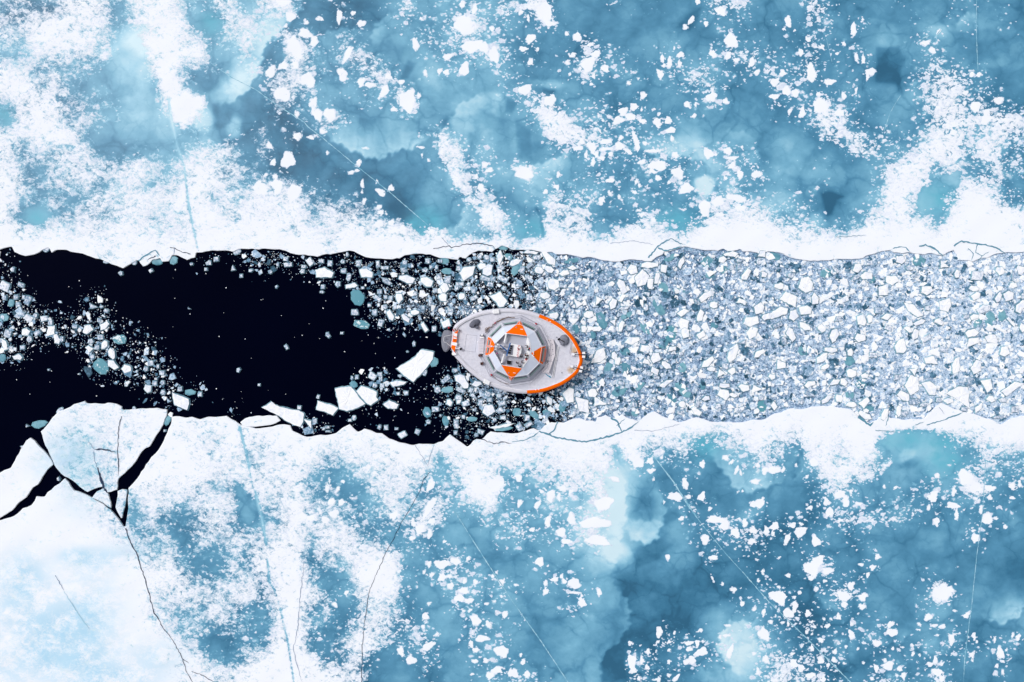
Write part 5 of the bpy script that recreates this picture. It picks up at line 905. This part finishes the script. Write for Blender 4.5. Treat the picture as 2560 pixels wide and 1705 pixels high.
mb = MB(); plate(mb, [(1047,898),(1115,908),(1104,962),(1046,953)], ZC, ZF+.30); h = mb.build('hatch_frame', M_ALUD, ship)
mb = MB(); plate(mb, [(1050,902),(1112,911),(1101,959),(1049,950)], ZF+.301, ZF+.31); mb.build('dark_opening', M_BLACK, h)
mb = MB(); line(1075, 898, 1112, 902, 5.85, .08, 0, mb, .1); mb.build('hinge', M_WHITE, h)
mb = MB(); plate(mb, [(1335,570),(1372,640),(1388,760),(1330,750),(1318,640)], ZC, 6.2); mb.build('bench', M_WHITE, ship)
mb = MB(); plate(mb, [(1326,760),(1386,790),(1352,900),(1300,960),(1275,1000),(1258,1002),(1290,900)], ZC, 6.15); mb.build('bench', M_WHITE, ship)
for k, (u, v) in enumerate(((1352,748),(1368,735),(1340,835),(1318,868),(1316,888),(1345,880))):
    mb = MB(); mb.box(B(u, v, 6.3), (.22, .3, .3), k*.7); mb.build('gear_bag', (M_BLACK, M_RED, M_BROWN)[k % 3], ship)
for a, b in (((1040,535),(1015,650)), ((1010,825),(975,935))):   # white davit legs
    mb = MB(); mb.tube([B(*a, 6.55), B(*b, 6.2)], .16, 8, 0, .2); mb.dome(B(a[0], a[1], 6.55), .22, .22, .2, 10, 3); mb.build('davit_leg', M_WHITE, ship)
# mast: white pods, yards and stays
mast = MB(); mast.tube([B(905, 715, 5.6), B(905, 712, 10.5)], .14, 8, 0, .08)
mast.tube([B(880, 690, 8.2), B(930, 738, 8.2)], .05, 6); mast.tube([B(835, 705, 9.3), B(985, 722, 9.3)], .05, 6); mast.tube([B(905, 650, 9.0), B(905, 775, 9.0)], .04, 6)
for a, b in (((905,712,9.8),(1030,700,6.3)), ((905,712,9.8),(1025,790,6.3)), ((905,712,9.6),(870,650,6.6)), ((905,712,9.6),(865,770,6.6)), ((905,712,10.2),(770,700,3.2))): mast.tube([B(*a), B(*b)], .03, 5)
mast.build('mast', M_ALU, ship)
mb = MB(); mb.dome(B(903, 712, 8.9), .34, .24, .35, 14, 5, 0, -.2); mb.dome(B(838, 704, 9.3), .14, .14, .2, 10, 4); mb.dome(B(925, 680, 8.0), .2, .2, .2, 10, 4); mb.dome(B(890, 745, 7.9), .18, .18, .2, 10, 4); mb.build('radar_dome', M_WHITE, ship)
mb = MB(); plate(mb, [(940,672),(1000,680),(1070,735),(1062,770),(960,775),(925,760),(935,720)], 6.3, 6.9, 0, .08); mb.build('winch_house', M_ALU, ship)
mb = MB(); line(945, 732, 1000, 738, 6.92, .3, 0, mb, .25); line(925, 748, 975, 757, 6.92, .2, 0, mb, .35); line(1010, 700, 1045, 722, 6.92, .18, 0, mb, .2); mb.build('winch', M_ALUD, ship)
mb = MB(); mb.box(B(950, 735, 7.3), (.5, .12, .12), 0); mb.dome(B(955, 690, 7), .1, .1, .1, 8, 3); mb.build('winch_drum', M_BLACK, ship)
mb = MB(); mb.tube([B(955, 687, 7.4), B(1058, 780, 7.0)], .10, 8); mb.tube([B(1098, 657, 7.2), B(1062, 770, 7.1), B(1045, 838, 7.2)], .12, 8); tag(mb.build('crane_boom', M_BLUE, ship), 'blue folding crane booms')
mb = MB()
for (u0, v0, u1, v1) in ((735,585,735,800),(752,590,745,810)): line(u0, v0, u1, v1, 4.2, .05, 0, mb, .05)
for k in range(6): line(715, 690+k*7, 840, 690+k*5, 6.1, .03, 0, mb, .03)
mb.build('cable_tray', M_ALU, ship)
mb = MB(); mb.dome(B(910, 803, 6.3), .2, .13, .2, 10, 3); mb.build('buoy', paint('pink', srgb(190, 110, 160), .6), ship)
# aft platform
mb = MB(); plate(mb, [(668,578),(730,580),(722,812),(645,805),(648,640)], 2.9, 3.9)
pf = mb.build('aft_platform', M_ALU, ship)
mb = MB()
for k in range(9): line(662, 600+k*22, 722, 603+k*22, 3.905, .03, 0, mb, .02)
mb.build('grating', M_ALUD, pf)
mb = MB(); line(675, 578, 725, 585, 4.0, .3, 0, mb, .25); mb.cyl(B(703, 545, 3.), .18, 1.2, 10); mb.cyl(B(640, 642, 2.9), .1, .4, 8); mb.build('stair_lamp', M_WHITE, ship)
for u, v, s_ in ((690,555,.4), (672,832,.55)): mb = MB(); mb.box(B(u, v, 3.2), (s_, .45, .5), .3); mb.box(B(u+12, v-6, 3.5), (.2, .5, .2), .8); mb.cyl(B(u-12, v+3, 3.2), .14, .3, 10); mb.build('mooring_winch', M_ALUD if v < 600 else M_BROWN, ship)
# stern board
SB = [(368,478),(345,545),(348,610),(330,690),(328,740),(312,775),(268,728),(285,640),(302,545),(318,512)]
mb = MB(); plate(mb, SB, 3.2, 3.5); sb = mb.build('stern_board', M_ORANGE, ship); sb['label'] = 'orange and white striped stern board'
for q in ([(312,520),(354,527),(348,570),(305,562)], [(300,578),(346,584),(342,602),(298,596)], [(282,645),(356,655),(348,698),(276,686)]):
    mb = MB(); plate(mb, q, 3.502, 3.53); mb.build('white_stripe', M_WHITE, sb)
text('ZF', 316, 618, 3.505, .42, -98, M_BLACK, 'lettering', sb)
for u, v, mt in ((300,480,M_RED), (325,468,M_ROPE), (385,480,M_BROWN), (318,780,M_RED)):
    mb = MB(); mb.box(B(u, v, 3.3), (.16, .45, .25), .5); mb.build('mooring_tackle', mt, ship)
mb = MB(); mb.box(B(365, 728, 3.25), (1.0, .5, .6), -.15); mb.cyl(B(400, 742, 2.9), .24, .75, 12); w_ = mb.build('outboard_engine', M_ALU, ship)
mb = MB(); mb.dome(B(402, 742, 3.66), .24, .24, .2, 12, 3); [mb.cyl(B(u, 722, 3.55), .07, .06, 8) for u in (346, 362)]; mb.build('engine_cap', M_BLACK, w_)
mb = MB(); mb.cyl(B(305, 806, 3.0), .34, .45, 14); mb.cyl(B(330, 812, 3.0), .2, .5, 10); mb.build('winch', M_WHITE, ship)
# anchors on the bow
for (u0, v0, u1, v1) in ((1978,818,2150,824), (1960,985,2112,1035)):
    a = Vector(B(u0, v0, 3.1)); b = Vector(B(u1, v1, 3.1)); d = (b-a).normalized(); s = Vector((-d.y, d.x, 0)); ang = math.atan2(d.y, d.x)
    mb = MB(); mb.box(lerp(a, b, .12)+Vector((0, 0, .05)), (1.3, .55, .3), ang); mb.cyl(a-Vector((0, 0, .1)), .30, .55, 16); mb.build('anchor_windlass', M_ALU, ship)
    mb = MB(); mb.cyl(a+Vector((0, 0, .46)), .2, .1, 14); mb.build('windlass_drum', M_WHITE, ship)
    mb = MB(); mb.tube([a+Vector((0, 0, .3)), b], .06, 8); mb.box(b, (.55, .13, .14), ang)
    for k in (-1, 1): mb.box(b+s*.40*k+d*.05, (.36, .22, .18), ang)
    mb.build('anchor', M_BLACK, ship)
    mb = MB()
    for k in (-1, 1): mb.box(b+s*.36*k-d*.34, (.62, .44, .16), ang)
    mb.build('anchor_fluke', M_WHITE, ship)
    mb = MB(); mb.box(a+Vector((.55, .35 if v0 < 900 else -.45, -.1)), (.5, .12, .12), .9 if v0 < 900 else -.8); mb.tube([a+Vector((-.2, .0, -.15)), a+Vector((.3, .4 if v0 < 900 else -.5, -.15)), a+Vector((.9, .2, -.15))], .04, 6); mb.build('anchor_chain', M_BROWN, ship)
# splash guard forward of the deckhouse
mb = MB(); plate(mb, [(1705,612),(1762,698),(1700,1138),(1652,1082),(1728,840)], 2.9, 2.94); mb.build('deck_plate', M_ALUD, ship)

# ---- things lying on the ship
def bag(u, v, z, rx, ry, h, rz, mats, name, label, cat, extra, seed, dark=None):
    root = empty(name, B(u, v, z)); tag(root, label, cat); rr = random.Random(seed)
    mb = MB(); mb.dome(B(u, v, z), rx, ry, h, 22, 6, 0, rz, .07, rr); mb.build('cover', mats, root)
    for (eu, ev, a, b, c, ang) in extra:
        mb = MB(); mb.box(B(eu, ev, z+c/2), (a, b, c), ang); mb.build('covered_motor', mats, root)
    if dark:
        mb = MB(); [mb.box(B(q[0], q[1], z+q[2]), (q[3], q[4], .2), q[5]) for q in dark]; mb.build('strap', M_BLACK, root)
    return root
bag(600, 385, 2.9, 1.15, .68, .95, .55, M_TARPD, 'tarpaulin_bundle', 'crumpled dark grey tarpaulin bundle on the aft deck, upper left', 'tarpaulin', [(628,435,.55,.6,.7,-.6)], 3, [(602,412,.9,.35,.12,.9)])
bag(1848, 618, 2.9, 1.0, 1.05, .95, 0, M_TARP, 'tarpaulin_bundle', 'round grey tarpaulin bundle with black mouth on the foredeck near the bow', 'tarpaulin', [(1823,664,.5,.65,1.0,-.25)], 5, [(1775,605,.5,.35,.45,-.9), (1822,625,1.0,.95,.1,-.5)])
dg = empty('covered_dinghy', B(215, 630, 2.3)); tag(dg, 'grey fabric-covered dinghy hanging behind the stern board', 'dinghy')
DP = [(180,478),(235,478),(275,500),(302,530),(295,600),(272,690),(248,735),(215,775),(188,785),(160,768),(138,715),(128,640),(135,560),(155,500)]
mb = MB(); wp = [B(u, v, 2.9) for u, v in DP][::-1]; ctr = Vector(B(215, 630, 2.9)); k = len(wp); lv = []
for s, z in ((.97, 2.3), (1., 2.75), (.86, 3.05), (.5, 3.16), (.12, 3.12)): lv += [(ctr.x+(p[0]-ctr.x)*s, ctr.y+(p[1]-ctr.y)*s, z+.03*math.sin(i*2.3)) for i, p in enumerate(wp)]
mb.add(lv, [[j*k+i, j*k+(i+1) % k, (j+1)*k+(i+1) % k, (j+1)*k+i] for j in range(4) for i in range(k)]+[[4*k+i for i in range(k)]]); mb.build('cover', M_TARP, dg)
mb = MB(); mb.tube([B(320, 536, 3.5), B(190, 562, 3.2), B(168, 570, 3.15), B(160, 605, 3.15), B(168, 645, 3.15), B(195, 650, 3.2), B(262, 705, 3.3)], .03, 5); mb.build('lashing_rope', M_WHITE, dg)
text('TARA', 208, 605, 3.2, .2, 0, M_BLACK, 'lettering', dg)
mb = MB(); mb.tube([B(232, 478, 2.9), B(233, 440, 3.1)], .07, 7); mb.box(B(234, 455, 3.1), (.14, .2, .14)); pp = mb.build('_pole', M_BLACK, dg); pp.name = 'light_pole'
mb = MB(); mb.dome(B(234, 443, 3.2), .17, .2, .3, 12, 4); mb.build('red_lamp', M_RED, dg)
gp_ = MB(); plate(gp_, [(1610,602),(1695,600),(1722,690),(1726,820),(1698,900),(1635,1080),(1528,1072),(1560,1020),(1610,900),(1640,820)], 2.95, 3.25); g = gp_.build('work_platform', paint('pale_board', srgb(222, 216, 224), .6, .2, .04, 2.), None)
tag(g, 'pale pinkish board platform along the front of the deckhouse', 'platform')
mb = MB()
for i in range(26): u = random.uniform(1625, 1700); v = random.uniform(620, 960); mb.cyl(B(u, v, 3.25), random.uniform(.04, .12), .06, 8)
o = mb.build('stud', M_ALUD, g)
mb = MB(); hp = [(1568,1012),(1625,1018),(1618,1070),(1562,1062)]
for i in range(4): line(*hp[i], *hp[(i+1) % 4], 3.252, .04, 0, mb, .012)
mb.build('lid', M_ALU2, g)
mb = MB(); mb.tube([B(1600, 920, 3.3), B(1615, 900, 3.32), B(1612, 930, 3.35), B(1628, 915, 3.35), B(1605, 945, 3.33)], .04, 5); tag(mb.build('rope_coil', M_BLACK, None), 'dark tangled rope on the pale board platform', 'rope')
ld = empty('ladder', B(1730, 920, 3.0)); tag(ld, 'long white lattice ladder laid diagonally across the foredeck', 'ladder')
for du in (-8, 8):
    mb = MB(); mb.tube([B(1768+du, 705, 3.1), B(1690+du, 1140, 3.1)], .045, 6); mb.build('side_rail', M_WHITE, ld)
for i in range(22):
    s = (i+.5)/22; u = 1768-78*s; v = 705+435*s; mb = MB(); mb.tube([B(u-8, v-(3 if i % 2 else -3), 3.1), B(u+8, v+(3 if i % 2 else -3), 3.1)], .03, 5); mb.build('rung', M_ALUD, ld)
mb = MB(); mb.tube([B(1968, 600, 3.0), B(1935, 820, 3.0)], .05, 6); mb.tube([B(1950, 606, 3.0), B(1922, 800, 3.0)], .05, 6); mb.tube([B(1968, 600, 3.0), B(1950, 606, 3.0)], .04, 5); mb.tube([B(1935, 820, 3.0), B(1922, 800, 3.0)], .04, 5); tag(mb.build('boarding_rail', M_ALU, None), 'narrow metal boarding rail lying inside the orange bow rim', 'rail')
mb = MB(); mb.tube([B(1590, 1090, 3.0), B(1625, 1118, 3.0), B(1668, 1136, 3.0)], .07, 6); mb.box(B(1648, 1130, 3.0), (.45, .22, .1), -.6); tag(mb.build('strap', M_TURQ, None), 'turquoise strap end at the foot of the long ladder', 'strap')
mb = MB(); pr = [(752,505),(775,470),(800,440),(835,425),(850,400),(880,385),(905,362),(940,345),(985,325),(1040,300),(1072,288),(1120,298),(1160,300)]
for k in range(3): mb.tube([B(u+random.uniform(-8, 8), v+random.uniform(-8, 8)+k*4, 3.15) for u, v in pr], .045, 5)
mb.tube([B(765+22*math.cos(a*.9), 470+28*math.sin(a*.9), 3.1+.02*a) for a in range(20)], .06, 5); tag(mb.build('rope', M_ROPE, None), 'brown mooring rope strung round the upper left of the deckhouse', 'rope')
mb = MB(); mb.tube([B(900, 1165, 3.1), B(960, 1200, 3.1), B(1030, 1225, 3.1), B(1080, 1232, 3.1)], .05, 5); mb.tube([B(840, 1110, 3.1), B(890, 1150, 3.1)], .05, 5); tag(mb.build('rope', M_ROPE, None), 'brown rope lying below the deckhouse along its lower wall', 'rope')
for (u, v, an, lb) in ((884,377,.5,'red float beside the rope at the upper left of the deckhouse'), (1458,390,-.6,'red float at the upper right of the deckhouse wall'), (832,1105,-.9,'red float at the lower left of the deckhouse wall')):
    mb = MB(); mb.dome(B(u, v, 3.1), .26, .15, .3, 12, 4, 0, an); mb.cyl(B(u, v, 3.0), .07, .5, 8); tag(mb.build('float', M_RED, None), lb, 'float')
mb = MB(); mb.box(B(700, 944, 3.2), (.62, .5, .55), .25); mb.dome(B(712, 944, 3.4), .22, .26, .2, 10, 3); tag(mb.build('gear_crate', [M_BROWN], None), 'dark brown canvas gear crate on deck left of the deckhouse', 'crate')
mb = MB(); mb.box(B(692, 946, 3.5), (.16, .45, .12), .25); tag(mb.build('black_sack', M_BLACK, None), 'black sack on the brown gear crate', 'sack')

# ---- crew
def person(name, label, u, v, z, face, jacket, hat, arm=0., sit=False, trousers=M_BLACK):
    """one continuous skinned body; jacket, trousers and skin are material areas, the cap is a child"""
    bpyv = []; ed = []; ra = []; seg = []
    def vt(p, r, m): bpyv.append(Vector(p)); ra.append(r); seg.append(m); return len(bpyv)-1
    def ch(i, pts):
        for p, r, m in pts: j = vt(p, r, m); ed.append((i, j)); i = j
        return i
    h = .0
    pel = vt((0, 0, .95), .15, 1); tor = ch(pel, [((.0, 0, 1.15), .15, 0), ((.02, 0, 1.36), .17, 0)]); nk = ch(tor, [((.03, 0, 1.5), .065, 2), ((.05, 0, 1.60), .085, 2), ((.06, 0, 1.70), .09, 2)])
    for s in (-1, 1):
        hp_ = ch(pel, [((0, .10*s, .88), .10, 1), ((.04 if not sit else .35, .11*s, .5 if not sit else .8), .075, 1), ((-.02 if not sit else .38, .11*s, .10 if not sit else .4), .05, 1), ((.12 if not sit else .5, .12*s, .05 if not sit else .36), .045, 1)])
        e = ch(tor, [((.0, .19*s, 1.38), .075, 0), ((.06+.12*arm, .25*s, 1.14), .055, 0), ((.22+.22*arm, .22*s, 1.02+.2*arm), .04, 0)])
        p0 = bpyv[e]; hd = ch(e, [((p0.x+.07, p0.y, p0.z), .035, 2)]); q = bpyv[hd]
        for k, l in enumerate((.085, .095, .09, .07)): ch(hd, [((q.x+l*.55, q.y+(k-1.5)*.021, q.z-.01), .0095, 2), ((q.x+l, q.y+(k-1.5)*.024, q.z-.035), .008, 2)])
        ch(e, [((p0.x+.05, p0.y-.045*s, p0.z), .012, 2), ((p0.x+.09, p0.y-.06*s, p0.z-.01), .009, 2)])
    me = bpy.data.meshes.new('b'); me.from_pydata([tuple(p) for p in bpyv], ed, []); o = bpy.data.objects.new('b', me); COL.objects.link(o)
    md = o.modifiers.new('s', 'SKIN')
    for i, sv in enumerate(me.skin_vertices[0].data): sv.radius = (ra[i], ra[i])
    me.skin_vertices[0].data[0].use_root = True
    o.modifiers.new('u', 'SUBSURF').levels = 1
    dg_ = bpy.context.evaluated_depsgraph_get(); dg_.update(); nm = bpy.data.meshes.new_from_object(o.evaluated_get(dg_)); bpy.data.objects.remove(o)
    nm.materials.clear()
    for m in (jacket, trousers, M_SKIN): nm.materials.append(m)
    for p in nm.polygons:
        c = p.center; k = min(range(len(bpyv)), key=lambda i: (bpyv[i]-c).length); p.material_index = seg[k]; p.use_smooth = True
    nm.transform(Matrix.Rotation(R(face), 4, 'Z'))
    root = link('person', nm, None, Vector(B(u, v, z))); tag(root, label, 'person', 'crew in the open cockpit')
    mb = MB(); mb.dome((0, 0, 0), .12, .105, .16, 14, 4); mb.f = mb.f; hb = mb.build('_hat', hat, None); hb.name = 'hat'; hb.parent = root; c = Matrix.Rotation(R(face), 3, 'Z') @ Vector((.055, 0, 1.69)); hb.location = c
    return root
person('p', 'person in a red jacket and dark cap standing on the lettered white box', 1211, 740, 6.35, 60, M_RED, M_BLACK, .4)
person('p', 'person in dark clothes by the right bench, topmost of the crew', 1335, 707, ZC, 180, M_BLACK, M_BLACK, .9)
person('p', 'person in dark clothes with dark red hat reaching towards the bench', 1305, 826, ZC, 20, M_BLACK, paint('dark_red', srgb(90, 16, 26), .7), 1.)
person('p', 'person in black leaning at the lower corner of the lettered white box', 1251, 851, ZC, 100, M_BLACK, M_BLACK, .5)
person('p', 'person in black standing alone right of the dark square hatch', 1191, 936, ZC, 70, M_BLACK, M_BLACK, .0)
person('p', 'person in dark purple jacket near the lower end of the benches', 1255, 923, ZC, 10, paint('dark_purple', srgb(52, 44, 70), .7), M_BLACK, .8)
person('p', 'person in black at the edge of the lower orange triangle', 1228, 983, ZC, 90, M_BLACK, M_BLACK, .3)
